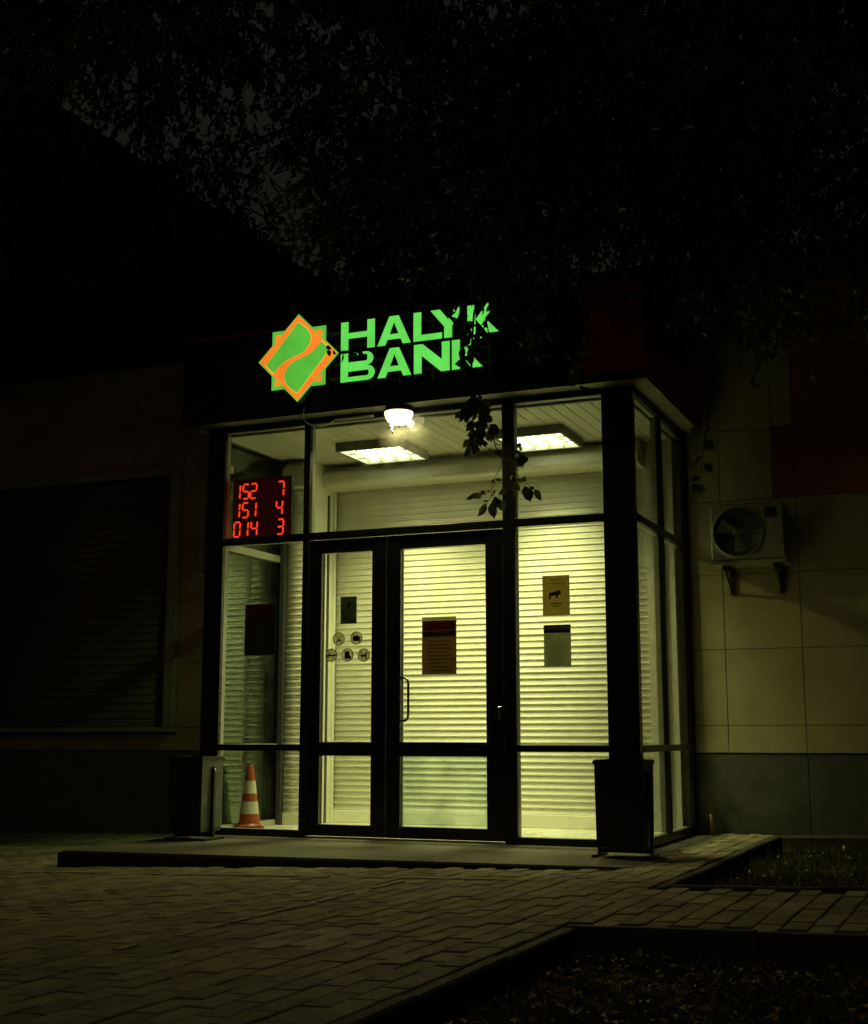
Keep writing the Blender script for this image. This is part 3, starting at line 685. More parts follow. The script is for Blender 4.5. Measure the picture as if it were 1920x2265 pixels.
# ------------------------------------------------------------------ led queue / exchange board
led = empty('led_board', (-3.07,0.12,2.31), 'red digital number board hanging behind the upper left pane', 'display')
bx('case', M_LEDC, led, -3.345, -2.806, 0.112, 0.16, 2.305, 2.795, ch=0.004)
bx('screen', M_LEDP, led, -3.335, -2.816, 0.109, 0.1115, 2.315, 2.785)
SEG = {'0':'abcdef','1':'bc','2':'abdeg','3':'abcdg','4':'bcfg','5':'acdfg','7':'abc'}
def digit(ch, x, z, w, h):
    sl = 0.10; t = 0.0068
    P = {'tl':(x+sl*h*.5,z+h),'tr':(x+w+sl*h*.5,z+h),'ml':(x+sl*h*.25,z+h/2),'mr':(x+w+sl*h*.25,z+h/2),'bl':(x,z),'br':(x+w,z)}
    E_ = {'a':('tl','tr'),'b':('tr','mr'),'c':('mr','br'),'d':('bl','br'),'e':('ml','bl'),'f':('tl','ml'),'g':('ml','mr')}
    mb = MB()
    for s in SEG[ch]:
        a, b = Vector(P[E_[s][0]]), Vector(P[E_[s][1]]); d = (b-a).normalized(); a = a+d*.008; b = b-d*.008; n = Vector((-d.y,d.x))*t
        mb.prism([(a-d*t*.6)[:], (a+n)[:], (b+n)[:], (b+d*t*.6)[:], (b-n)[:], (a-n)[:]], 'y', 0.1055, 0.1088)
    mb.build('digit', M_LED, led)
rows = [(2.632, (('1',-3.332),('5',-3.250),('2',-3.180),('7',-2.930))), (2.480, (('1',-3.334),('5',-3.252),('1',-3.182),('4',-2.940))), (2.326, (('0',-3.326),('1',-3.252),('4',-3.168),('3',-2.928)))]
for z, ds in rows:
    for ch_, xx in ds: digit(ch_, xx, z, 0.054, 0.118)

# ------------------------------------------------------------------ notices and stickers on the glass
def paper(name, x0, x1, z0, z1, col, y, label, cat, transl=0.6, group=None):
    m = mat('paper '+label[:28], col, 0.7, var=0.12, vscale=30, transl=transl)
    o = bx(name, m, None, x0, x1, y, y+0.0015, z0, z1); tag(o, label, cat, group); return o
def band(parent, x0, x1, z0, z1, col, y, name='print', transl=0.6):
    m = mat('ink %.3f %.3f %.3f' % col, col, 0.7, transl=transl); return bx(name, m, parent, x0, x1, y-0.0006, y-0.0001, z0, z1)
YG = 0.0255
def text(parent, body, x, z, size, col, y, align='CENTER'):
    cu = bpy.data.curves.new('lettering', 'FONT'); cu.body = body; cu.size = size; cu.align_x = align; cu.extrude = 0.0002
    o = bpy.data.objects.new('lettering', cu); C.objects.link(o)
    dg = bpy.context.evaluated_depsgraph_get(); me = bpy.data.meshes.new_from_object(o.evaluated_get(dg)); bpy.data.objects.remove(o)
    mo = bpy.data.objects.new('lettering', me); C.objects.link(mo); me.materials.clear(); me.materials.append(mat('ink %.3f %.3f %.3f' % col, col, 0.7))
    me.transform(Matrix.Translation((x, y, z)) @ Matrix.Rotation(math.pi/2, 4, 'X')); mo.parent = parent; return mo
p = paper('poster', -1.634, -1.360, 1.192, 1.588, (0.30,0.215,0.12), YG, 'dark brown health poster with red heading on the right door leaf', 'poster')
band(p, -1.630, -1.364, 1.512, 1.584, (0.50,0.12,0.03), YG); text(p, 'COVID-19', -1.497, 1.530, 0.052, (0.03,0.01,0.006), YG-.0012)
band(p, -1.630, -1.364, 1.468, 1.508, (0.12,0.10,0.04), YG)
for i in range(9): band(p, -1.60+rng.uniform(0,.02), -1.40+rng.uniform(-.04,.02), 1.44-i*.027-.008, 1.44-i*.027, (0.16,0.105,0.05), YG)
p2 = paper('paper_strip', -1.634, -1.360, 1.5895, 1.613, (0.5,0.48,0.34), YG+.0003, 'pale paper strip above the health poster on the door', 'paper')
p = paper('notice', -0.695, -0.493, 1.592, 1.877, (0.55,0.47,0.20), YG, 'yellow video surveillance notice on the right pane, upper of two', 'notice')
ink = (0.05,0.035,0.012)
text(p, 'Ведется', -0.594, 1.838, 0.022, ink, YG-.001); text(p, 'видеонаблюдение', -0.594, 1.815, 0.016, ink, YG-.001)
cam_poly = [(-0.645,1.752),(-0.560,1.772),(-0.556,1.742),(-0.578,1.735),(-0.586,1.712),(-0.596,1.712),(-0.596,1.735),(-0.632,1.728),(-0.634,1.705),(-0.644,1.705)]
mbp = MB().prism(cam_poly, 'y', YG-.0008, YG-.0001).build('camera_pictogram', mat('ink %.3f %.3f %.3f' % ink, ink, 0.7), p)
band(p, -0.64, -0.545, 1.672, 1.680, ink, YG); band(p, -0.62, -0.57, 1.655, 1.661, ink, YG)
p = paper('notice', -0.690, -0.489, 1.228, 1.525, (0.50,0.50,0.38), YG, 'grey printed notice on the right pane, lower of two', 'notice')
band(p, -0.689, -0.490, 1.495, 1.524, (0.36,0.27,0.09), YG); band(p, -0.689, -0.490, 1.468, 1.494, (0.035,0.04,0.025), YG)
for i in range(10): band(p, -0.665, -0.52+rng.uniform(-.05,.015), 1.41-i*.018-.006, 1.41-i*.018, (0.36,0.36,0.26), YG)
MB().lathe([(0.012,-.0008),(0.017,-.0008),(0.017,-.0001),(0.012,-.0001)], (-0.655,YG,1.437), 20, 'y').build('round_stamp', mat('ink %.3f %.3f %.3f' % (0.15,0.15,0.1), (0.15,0.15,0.1), 0.7), p)
p = paper('notice', -2.311, -2.175, 1.586, 1.793, (0.13,0.17,0.12), YG, 'small dark green card on the left door leaf above the stickers', 'notice', 0.5)
for i in range(7): band(p, -2.29+rng.uniform(0,.05), -2.20+rng.uniform(-.04,.015), 1.67-i*.011-.004, 1.67-i*.011, (0.10,0.11,0.07), YG)
MB().prism([(-2.25,1.70),(-2.232,1.715),(-2.222,1.737),(-2.235,1.752),(-2.252,1.748),(-2.258,1.728)], 'y', YG-.0008, YG-.0001).build('print', mat('ink d', (0.02,0.035,0.025), 0.7), p)
p = paper('poster', -3.150, -2.874, 1.368, 1.765, (0.04,0.05,0.03), YG, 'black and dark red poster on the tall left pane', 'poster', 0.15)
band(p, -3.148, -2.876, 1.655, 1.763, (0.22,0.05,0.02), YG, transl=0.5); band(p, -3.125, -3.06, 1.40, 1.63, (0.05,0.028,0.012), YG, transl=0.2)
for i in range(4): band(p, -3.03, -2.90+rng.uniform(-.05,0), 1.735-i*.02-.007, 1.735-i*.02, (0.04,0.012,0.006), YG-.0008, transl=0.2)
# five prohibition stickers
ring_c = (0.10,0.028,0.012); disc_c = (0.55,0.52,0.42); pic = (0.075,0.018,0.012)
Mr = mat('sticker ring', ring_c, 0.6, var=0.15); Md = mat('sticker face', disc_c, 0.6, var=0.1, vscale=40, transl=0.8); Mp = mat('sticker pictogram', pic, 0.6, var=0.1)
def sticker(x, z, pict, label, slash=True):
    r = 0.050
    o = MB().lathe([(0.0,0.0),(r-.002,0.0),(r-.002,0.001),(0.0,0.001)], (x,YG,z), 36, 'y').build('prohibition_sticker', Md, None)
    tag(o, label, 'sticker', 'round stickers on the left door leaf')
    MB().lathe([(r-.006,-.0009),(r,-.0009),(r,-.0001),(r-.006,-.0001)], (x,YG,z), 36, 'y').build('ring', Mr, o)
    mb = MB()
    for poly in pict: mb.prism([(x+a, z+b) for a,b in poly], 'y', YG-.0007, YG-.0001)
    mb.build('pictogram', Mp, o)
    d = r*.68
    MB().prism([(x-d-.002,z+d-.002),(x-d+.002,z+d+.002),(x+d+.002,z-d+.002),(x+d-.002,z-d-.002)], 'y', YG-.0014, YG-.0008).build('slash', Mr, o)
def rot(p, a): c, s = math.cos(a), math.sin(a); return [(u*c-v*s, u*s+v*c) for u,v in p]
sticker(-2.324, 1.473, [[(-.022,-.030),(-.010,-.030),(-.004,-.014),(.024,-.018),(.026,-.008),(-.006,.002),(-.012,-.006)], [(.006,.012),(.016,.010),(.018,.020),(.010,.024)]], 'round no-smoking sticker, left of the upper two on the door')
sticker(-2.174, 1.476, [[(-.032,-.022),(.030,-.022),(.030,.014),(.014,.014),(.008,.022),(-.008,.022),(-.012,.014),(-.032,.014)]], 'round no-camera sticker, right of the upper two on the door')
sticker(-2.386, 1.352, [[(-.038,-.020),(-.022,-.020),(-.018,-.008),(.020,-.006),(.036,-.012),(.038,.006),(.026,.010),(.016,.002),(-.016,.006),(-.030,.014),(-.038,.004)]], 'round no-weapon sticker, leftmost in the lower row of three')
sticker(-2.248, 1.352, [[(-.026,-.030),(.026,-.030),(.032,-.008),(.018,-.004),(.014,.024),(.002,.030),(-.022,.026)]], 'round no-food sticker, middle of the lower row of three')
sticker(-2.111, 1.347, [[(-.024,-.026),(-.016,-.026),(-.010,-.012),(.010,-.014),(.018,-.030),(.026,-.028),(.022,-.004),(.030,.020),(.022,.026),(.010,.006),(-.018,.002),(-.034,.010),(-.036,.002),(-.024,-.006)]], 'round no-dogs sticker, rightmost in the lower row of three')
# little white sensor box in the upper left corner
sn = bx('sensor_box', M_WIRE, None, -3.440, -3.375, 0.12, 0.165, 2.86, 2.925, ch=0.006); tag(sn, 'small white sensor box in the upper left corner of the glazing', 'sensor')
MB().lathe([(0.0,-.006),(.012,-.004),(.016,0.0005)], (-3.405,0.1195,2.892), 16, 'y').build('lens', M_ACB, sn, True)

# ------------------------------------------------------------------ traffic cone inside
cone = empty('traffic_cone', (-3.355,0.50,0.008), 'orange traffic cone with two white bands behind the left pane', 'cone')
CC = (-3.355, 0.50, 0.008)
def ring_r(z): return 0.088-(0.088-0.027)*(z-0.03)/(0.50-0.03)
for nm, z0, z1, m in (('cone_body',0.03,0.125,M_ORANGE),('white_band',0.125,0.222,M_WHITE),('cone_body',0.222,0.285,M_ORANGE),('white_band',0.285,0.385,M_WHITE),('cone_body',0.385,0.50,M_ORANGE)):
    e_ = 0.0015 if m is M_WHITE else 0
    pr = [(ring_r(z0)+e_,z0),(ring_r(z1)+e_,z1)]
    if z1 == 0.50: pr += [(0.025,0.505),(0.016,0.506),(0.014,0.49)]
    MB().lathe(pr, CC, 40).build(nm, m, cone, True)
bs = []
for k in range(8):
    a = math.pi/8+math.pi/4*k; bs.append((CC[0]+0.122*math.cos(a), CC[1]+0.122*math.sin(a)))
b_ = MB().prism(bs, 'z', 0.0085, 0.030).build('base', M_ORANGE, cone)
MB().lathe([(0.110,0.0305),(0.099,0.036),(0.089,0.050)], CC, 40).build('collar', M_ORANGE, cone, True)

# ------------------------------------------------------------------ litter bins
def litter_bin(cx, cy, w_, d_, label, side_m):
    e = empty('litter_bin', (cx,cy,0), label, 'litter bin', 'litter bins beside the entrance')
    z0, z1 = 0.062, 0.60
    tw = 0.965
    def ringp(s, z): return [(cx-w_/2*s,cy-d_/2*s,z),(cx+w_/2*s,cy-d_/2*s,z),(cx+w_/2*s,cy+d_/2*s,z),(cx-w_/2*s,cy+d_/2*s,z)]
    rs = [ringp(tw-.03, z0), ringp(tw, z0+.03), ringp(1.0, z1-.012), ringp(1.0, z1), ringp(0.93, z1), ringp(0.85, z0+.06)]
    vs = [p for r in rs for p in r]; fs = [(3,2,1,0)]
    for i in range(len(rs)-1):
        for k in range(4): fs.append((i*4+k, i*4+(k+1)%4, (i+1)*4+(k+1)%4, (i+1)*4+k))
    n = (len(rs)-1)*4; fs.append((n,n+1,n+2,n+3))
    o = MB().add(vs, fs).build('bucket', M_BIN, e)
    me = o.data; me.materials.append(side_m)
    for p in me.polygons:
        if p.normal.x > 0.6: p.material_index = 1
    bm = bmesh.new(); bm.from_mesh(me); bmesh.ops.bevel(bm, geom=[x for x in bm.edges if abs((x.verts[0].co-x.verts[1].co).normalized().z) > .8], offset=0.008, segments=2, affect='EDGES'); bm.to_mesh(me); bm.free()
    MB().box(cx-w_/2-.006, cx+w_/2+.006, cy-d_/2-.006, cy-d_/2-.0005, z1-.03, z1-.006).box(cx+w_/2+.0005, cx+w_/2+.006, cy-d_/2, cy+d_/2, z1-.03, z1-.006).box(cx-w_/2-.006, cx-w_/2-.0005, cy-d_/2, cy+d_/2, z1-.03, z1-.006).build('rim', M_BIN, e)
    for s in (-1,1):
        xs = cx+s*(w_/2+.012)
        bx('leg', M_BIN, e, xs-.010, xs+.010, cy-.017, cy+.017, 0.02, 0.525, ch=0.003)
        bx('foot', M_BIN, e, xs-.014, xs+.014, cy-d_/2, cy+d_/2, 0.0005, 0.0195, ch=0.003)
        MB().tube([(xs-s*.012-s*.002,cy,0.50),(xs+s*.013,cy,0.50)], 0.014, 10).build('pivot', M_STEEL, e, True)
    bx('cross_bar', M_BIN, e, cx-w_/2-.001, cx+w_/2+.001, cy-.012, cy+.012, 0.025, 0.05, ch=0.003)
    return e
litter_bin(-3.235, -0.47, 0.285, 0.30, 'black litter bin with one side coloured as lit at the left end of the step', M_BINLIT)
litter_bin(0.045, -0.62, 0.315, 0.28, 'all-black litter bin in front of the corner post on the right', M_BIN)

# ------------------------------------------------------------------ outdoor air conditioner
ac = empty('air_conditioner', (0.55,1.55,2.09), 'pale outdoor air conditioner unit on wall brackets right of the entrance', 'air conditioner')
AX0, AX1, AY0, AY1, AZ0, AZ1 = 0.252, 0.825, 1.385, 1.66, 2.095, 2.545
bx('casing', M_ACW, ac, AX0, AX1, AY0, AY1, AZ0, AZ1, ch=0.012)
fc = (AX0+0.215, AY0, (AZ0+AZ1)/2)
MB().lathe([(0.190,-0.001),(0.200,-0.014),(0.188,-0.016),(0.178,-0.004),(0.0,-0.003)], fc, 48, 'y').build('fan_opening', M_ACB, ac, True)
MB().lathe([(0.190,-0.0005),(0.203,-0.012),(0.195,-0.018),(0.186,-0.012)], fc, 48, 'y').build('fan_ring', M_ACW, ac, True)
fan = MB().lathe([(0.0,-.010),(0.035,-.010),(0.045,-.0035)], fc, 24, 'y').build('fan_hub', M_FAN, ac, True)
for k in range(3):
    a0 = R(-115+120*k); pts = []
    for t in range(9):
        r = 0.04+0.125*t/8; a = a0+0.25*t/8; pts.append((fc[0]+r*math.cos(a), fc[1]-.0065, fc[2]+r*math.sin(a)))
    for t in range(8,-1,-1):
        r = 0.04+0.125*t/8; a = a0+0.75+0.15*t/8; pts.append((fc[0]+r*math.cos(a), fc[1]-.004, fc[2]+r*math.sin(a)))
    n = 9; MB().add(pts+[(a,b+.002,c) for a,b,c in pts], [(i,i+1,17-i-1,17-i) for i in range(8)]+[(i+18,i+19,35-i-1,35-i) for i in range(8)]).build('fan_blade', M_FAN, fan)
for r in (0.055,0.09,0.125,0.16):
    MB().lathe([(r-.0018,-.014),(r,-.016),(r+.0018,-.014),(r,-.012)], fc, 40, 'y').build('grille_ring', M_ACB, ac)
for k in range(4):
    a = R(45*k+0); MB().tube([(fc[0]-0.187*math.cos(a),fc[1]-.0145,fc[2]-0.187*math.sin(a)),(fc[0]+0.187*math.cos(a),fc[1]-.0145,fc[2]+0.187*math.sin(a))], 0.0022, 6).build('grille_bar', M_ACB if k else M_ACW, ac)
bx('side_cover', M_ACW, ac, AX1-0.165, AX1-0.012, AY0-.006, AY0-.0005, AZ0+0.03, AZ1-0.015, ch=0.002)
bx('rating_plate', M_ACB, ac, AX1-0.150, AX1-0.055, AY0-.0085, AY0-.0065, AZ1-0.125, AZ1-0.045)
bx('base_lip', M_ACW, ac, AX0-.006, AX1+.006, AY0-.006, AY1, AZ0-.028, AZ0-.0005, ch=0.003)
for x in (0.35, 0.74):
    br = MB().box(x-.018, x+.018, 1.40, 1.716, 2.035, 2.066).box(x-.018, x+.018, 1.69, 1.716, 1.86, 2.034)
    br.tube([(x,1.42,2.03),(x,1.70,1.88)], 0.011, 6).build('bracket', M_ACB, ac)
# small things on the walls
tb = bx('wall_conduit', M_WINFR, None, -4.675, -4.640, 1.67, 1.719, 2.27, 2.80, ch=0.004); tag(tb, 'slim vertical conduit box on the brown wall left of the entrance', 'conduit')
bx('end_cap', M_WIRE, tb, -4.69, -4.635, 1.66, 1.72, 2.235, 2.269, ch=0.004)
tag(MB().tube([(0.142,1.60,-0.02),(0.141,1.60,0.10),(0.139,1.60,0.15)], [0.012,0.012,0.018], 10).build('pipe_stub', M_WINFR, None, True), 'short pale pipe stub at the wall foot beside the glazing', 'pipe')

# ------------------------------------------------------------------ vegetation
def leaves_mesh(name, P, D, Nn, Ln, Wd, rs, m):
    """P base (n,3), D direction, Nn face normal, folded pointed leaf of 8 triangles"""
    n = len(P); Sd = np.cross(D, Nn); Sd /= np.linalg.norm(Sd,axis=1)[:,None]+1e-9; Nn = np.cross(Sd, D)
    L = Ln[:,None]; W = Wd[:,None]; fold = (W*0.28)
    v = [P, P+D*L*.36-Sd*W*.5+Nn*fold, P+D*L*.36, P+D*L*.36+Sd*W*.5+Nn*fold, P+D*L*.72-Sd*W*.26+Nn*fold*.4-Nn*L*.04, P+D*L*.72-Nn*L*.05, P+D*L*.72+Sd*W*.26+Nn*fold*.4-Nn*L*.04, P+D*L-Nn*L*.13]
    V = np.stack(v,axis=1).reshape(-1,3)
    t = np.array([[0,2,1],[0,3,2],[1,2,5],[1,5,4],[2,3,6],[2,6,5],[4,5,7],[5,6,7]])
    F = (t[None]+(np.arange(n)*8)[:,None,None]).reshape(-1,3)
    me = bpy.data.meshes.new(name); me.vertices.add(len(V)); me.vertices.foreach_set('co', V.astype(np.float32).ravel())
    me.loops.add(F.size); me.loops.foreach_set('vertex_index', F.astype(np.int32).ravel())
    me.polygons.add(len(F)); me.polygons.foreach_set('loop_start', (np.arange(len(F))*3).astype(np.int32))
    me.update(calc_edges=True)
    at = me.attributes.new('rnd','FLOAT','POINT'); at.data.foreach_set('value', np.repeat(rs.rand(n),8).astype(np.float32))
    me.materials.append(m); return me
def unit(a): return a/(np.linalg.norm(a,axis=1)[:,None]+1e-9)
def crown(clumps, seed, hole=()):
    """clumps: (centre, radius, number of leaves). Leaves sit on drooping twigs inside each clump"""
    rs = np.random.RandomState(seed); PP=[]; DD=[]; NN=[]; LL_=[]; WW=[]
    twigs = MB()
    for (c, r, n) in clumps:
        c = np.array(c); nt_ = max(2, n//14)
        o = unit(rs.normal(size=(nt_,3)))*(rs.rand(nt_,1)**0.45)*r; o[:,2] *= 0.8
        tdir = unit(o*np.array([1,1,.3])+rs.normal(0,.3,(nt_,3))*r+np.array([0,0,-.55])*r); tl = rs.uniform(.25,.55,nt_)
        per = 14
        for i in range(nt_):
            s = np.linspace(.1,1,per)[:,None]
            base = c+o[i]+tdir[i]*s*tl[i]+np.array([0,0,-.12])*(s**2)*tl[i]
            PP.append(base); sd = unit(rs.normal(size=(per,3))*.8+tdir[i]*.8+np.array([0,0,-.75])); DD.append(sd)
            NN.append(unit(rs.normal(size=(per,3))*.7+np.array([0,0,.8]))); LL_.append(rs.uniform(.05,.09,per)); WW.append(rs.uniform(.030,.052,per))
            if i % 6 == 0: twigs.tube([c+o[i]*.25, c+o[i]*.7, c+o[i]+tdir[i]*tl[i]*.4, c+o[i]+tdir[i]*tl[i]], [.012,.008,.005,.002], 4, False)
    P = np.concatenate(PP); D = np.concatenate(DD); N_ = np.concatenate(NN); L_ = np.concatenate(LL_); W_ = np.concatenate(WW)
    keep = np.ones(len(P), bool)
    for (hc, hr) in hole:
        q = (P-np.array(hc))/np.array(hr); keep &= ~(((q**2).sum(1) < rs.uniform(.6,1.1,len(P))))
    return (P[keep],D[keep],N_[keep],L_[keep],W_[keep]), twigs, rs
def make_tree(name, label, base, limbs, clumps, seed, hole=(), trunk_r=0.22):
    e = empty(name, base, label, 'tree', None)
    b = Vector(base)
    tr = MB(); tr.tube([b+Vector((0,0,-.3)), b+Vector((.03,.02,.5)), b+Vector((.05,-.03,1.5)), b+Vector((-.05,.04,2.6)), b+Vector((-.1,.05,3.6))], [trunk_r*1.35,trunk_r*1.05,trunk_r*.92,trunk_r*.8,trunk_r*.66], 14)
    tr.build('trunk', M_BARK, e, True)
    for pts in limbs:
        n = len(pts); MB().tube(pts, [trunk_r*.55*(1-i/n)**1.1+.01 for i in range(n)], 8).build('limb', M_BARK, e, True)
    (P,D,N_,L_,W_), tw, rs = crown(clumps, seed, hole)
    me = leaves_mesh('crown', P, D, N_, L_, W_, rs, M_LEAF); o = bpy.data.objects.new('crown', me); C.objects.link(o); o.parent = e; o['kind'] = 'stuff'
    t = tw.build('twigs', M_BARK, e); t['kind'] = 'stuff'
    return e
rs0 = np.random.RandomState(21)
def fill(x0,x1,y0,y1,z0,z1,n,r,leaves):
    return [((rs0.uniform(x0,x1),rs0.uniform(y0,y1),rs0.uniform(z0,z1)), rs0.uniform(r*.75,r*1.25), int(leaves*rs0.uniform(.6,1.4))) for _ in range(n)]
# tree on the right: its crown hangs over the entrance
clA = fill(-0.2,4.2,-2.8,0.2,4.2,7.0,70,0.55,620)+fill(-1.7,0.6,-1.8,0.3,4.55,6.4,34,0.5,520)+fill(0.5,2.6,-0.8,1.0,3.75,5.2,26,0.42,460)+fill(-0.62,-0.22,-1.3,-0.6,3.75,4.2,6,0.20,170)+fill(-3.2,-1.4,0.6,1.6,4.45,5.0,14,0.34,320)
clA += fill(-2.5,-0.9,-0.9,0.2,4.55,5.1,14,0.32,330)
treeA = make_tree('box_elder_tree', 'leafy tree whose dark crown hangs over the right half of the entrance', (3.35,-1.6,-0.1),
    [[(3.25,-1.55,3.3),(2.3,-1.5,4.3),(1.2,-1.4,5.0),(0.0,-1.4,5.2),(-1.2,-1.3,5.1)],[(3.25,-1.55,3.4),(2.6,-2.4,4.6),(1.6,-2.9,5.4),(0.6,-3.0,5.9)],[(3.25,-1.55,3.5),(2.8,-0.6,4.6),(1.9,0.2,4.9),(1.2,0.6,4.7)],[(3.25,-1.5,3.5),(3.4,-1.8,5.0),(3.1,-2.0,6.4)]],
    clA, 11, [((-2.1,-0.5,5.05),(0.30,3.0,0.42)),((-2.6,-0.5,4.8),(0.25,3.0,0.3)),((0.12,-1.0,3.42),(0.22,0.9,0.34))])
# tree on the left: thinner crown with the sky showing through
clB = fill(-7.5,-3.4,-3.0,0.9,5.2,8.0,46,0.6,520)+fill(-5.2,-1.4,-2.4,0.6,5.1,7.6,44,0.5,400)+fill(-3.4,-0.9,-1.6,0.4,5.6,6.8,16,0.42,300)
treeB = make_tree('maple_tree', 'thin-crowned tree with night sky showing through at the upper left', (-7.6,-2.4,-0.3),
    [[(-7.7,-2.35,3.3),(-6.6,-2.0,4.9),(-5.2,-1.6,5.9),(-3.8,-1.3,6.5),(-2.4,-1.1,6.7)],[(-7.7,-2.35,3.4),(-6.9,-1.2,5.2),(-5.9,-0.6,6.3)],[(-7.7,-2.35,3.4),(-7.2,-2.9,5.3),(-6.0,-3.0,6.6)]],
    clB, 12, [((-2.95,-0.5,5.15),(0.42,3.0,0.30)),((-2.1,-0.5,5.05),(0.30,3.0,0.42)),((-2.55,-0.5,4.75),(0.25,3.0,0.35)),((-1.85,-0.5,5.75),(0.25,2.0,0.2)),((-3.4,-0.5,5.9),(0.4,2.0,0.16))])
# tree behind the low building closes the view above the sign
clC = fill(-5.3,3.2,5.2,8.4,5.2,8.6,60,0.8,620)
treeC = make_tree('poplar_tree', 'dark tree behind the bank whose crown shows just above the sign', (-0.5,9.6,-0.3),
    [[(-0.6,9.65,3.3),(-1.6,8.6,5.4),(-3.2,7.4,6.6),(-4.6,6.9,7.2)],[(-0.6,9.65,3.4),(0.4,8.4,5.6),(1.8,7.0,6.8)],[(-0.6,9.65,3.5),(-0.8,8.4,6.2),(-0.7,7.2,7.8)]],
    clC, 13)
# single hero leaves on hanging sprays (each leaf a piece of its own)
def hero_leaf(name, W=0.5):
    pr = [(0,0),(.10,.14),(.22,.36),(.34,.47),(.42,.43),(.50,.48),(.60,.38),(.68,.36),(.78,.20),(.90,.07),(1,0)]
    vs = []; 
    for t,wv in pr: vs.append((t,0,-.10*t*t))
    for s in (1,-1):
        for t,wv in pr[1:-1]: vs.append((t, s*wv*W, .10*wv-.10*t*t))
    n = len(pr); fs = []
    for si in (0,1):
        off = n+si*(n-2)
        for i in range(n-1):
            a, b = i, i+1
            if i == 0: f = (0,1,off)
            elif i == n-2: f = (i,n-1,off+i-1)
            else: f = (i,i+1,off+i,off+i-1)
            fs.append(f if si == 0 else f[::-1])
    me = bpy.data.meshes.new(name); me.from_pydata(vs, [], fs); me.materials.append(M_LEAF); return me
LEAF_MES = [hero_leaf('leaf', 0.62), hero_leaf('leaf', 0.74), hero_leaf('leaf', 0.52)]
def place_leaf(parent, p, q, roll):
    p = Vector(p); q = Vector(q); d = q-p; L = d.length; d.normalize()
    s = d.cross(Vector((0,-1,0.15))); 
    if s.length < .05: s = d.cross(Vector((1,0,0)))
    s.normalize(); s = (Matrix.Rotation(roll, 3, d) @ s); n = d.cross(s)
    o = bpy.data.objects.new('leaf', rng.choice(LEAF_MES)); C.objects.link(o); o.parent = parent
    M = Matrix((( d.x, s.x, n.x, p.x),(d.y, s.y, n.y, p.y),(d.z, s.z, n.z, p.z),(0,0,0,1)))
    o.matrix_local = M @ Matrix.Diagonal((L, L, L, 1)); return o
Y0 = -0.9
def tw(cx, cy, dy=0.0):
    u = cx/1561; v = cy/2081
    zt = 3.065+(2.983-3.065)*u; zb = 2.074+(2.028-2.074)*u
    return Vector((-1.010+0.762*u, Y0+dy, zt+(zb-zt)*v))
spr = MB()
def stem(pts, r0, r1, dy=0):
    q = [tw(a,b,dy) for a,b in pts]; n = len(q); spr.tube(q, [r0+(r1-r0)*i/(n-1) for i in range(n)], 6)
stem([(420,-1500),(330,-1100),(300,-700),(290,-300),(300,60),(400,250),(500,500),(600,690),(640,850),(700,980),(728,1080)], .009, .0026)
stem([(725,1085),(680,1180),(620,1300),(585,1400),(570,1490),(545,1610),(490,1680)], .0026, .0014)
stem([(568,1485),(470,1480),(370,1505)], .0018, .0012); stem([(640,810),(760,812),(905,805)], .0018, .0012)
stem([(728,1000),(800,1090),(880,1190),(1000,1300),(1100,1390),(1185,1455)], .0024, .0012)
stem([(300,60),(250,200),(180,320)], .003, .0014); stem([(450,380),(380,560),(320,700),(290,780)], .003, .0014); stem([(460,400),(440,560),(430,700)], .003, .0014)
branch = spr.build('hanging_branch', M_BARK, treeA, True)
LV = [(140,320,30,420),(150,340,85,480),(170,330,165,485),(290,250,225,505),(250,260,120,335),(330,260,305,430),(400,250,420,440),(480,270,560,355),(480,350,585,425),(450,400,595,495),(330,480,190,550),(340,520,235,645),(400,440,380,610),(480,480,460,650),(520,500,662,600),(590,540,668,692),(540,560,575,772),(560,590,645,680),(420,560,345,710),(470,600,485,765),(350,620,212,680),(330,680,245,795),(205,715,105,822),(215,755,230,835),(290,780,208,1012),(320,700,300,905),(335,805,402,1004),(400,680,440,862),(440,740,505,852),(360,590,330,765),(495,788,565,842),(515,845,545,982),(590,860,610,948),(610,858,732,985),
 (330,60,260,220),(390,70,380,230),(300,120,200,240),(430,120,520,250),(350,250,300,400),(420,290,450,430),(230,330,190,430),(390,450,350,560),(440,470,500,590),(400,560,390,700),(300,560,270,690),(470,650,540,760),(380,660,360,800),(310,640,270,760),(260,250,190,350),(520,380,590,470),
 (330,180,250,330),(380,180,360,350),(430,200,500,330),(300,330,260,470),(370,350,340,500),(430,360,470,500),(520,280,560,420),(200,300,160,400),(260,400,240,520),
 (905,802,1003,815),(940,842,985,850),(958,858,1024,882),(888,888,968,932),(940,925,1010,1000),(930,1000,1032,1152),(1000,950,1066,1132),(1058,978,1110,1102),(905,1028,906,1162),(865,965,848,1072),(912,1190,972,1162),(838,1180,902,1196),(983,1312,1047,1252),(1022,1325,1098,1336),(928,1308,1004,1352),(905,1365,1000,1482),(1040,1395,1062,1567),(1085,1440,1145,1638),(1095,1398,1168,1452),(1172,1448,1272,1608),(848,1342,912,1268),(868,1405,906,1572),(800,1440,680,1532),
 (622,1325,560,1342),(645,1303,692,1293),(665,1322,738,1342),(642,1348,634,1392),(462,1478,372,1502),(495,1474,522,1468),(372,1500,238,1632),(442,1525,350,1592),(482,1498,488,1538),(522,1575,400,1603),(662,1485,608,1525),(556,1528,602,1550),(625,1560,640,1712),(492,1645,378,1845),(550,1635,596,1868),(598,1555,652,1645),(678,1588,742,1775)]
for (a,b,c,d) in LV:
    dy = rng.uniform(-.05,.05); place_leaf(branch, tw(a,b,dy), tw(c+(c-a)*.08,d+(d-b)*.08,dy+rng.uniform(-.03,.03)), rng.uniform(-.5,.5))
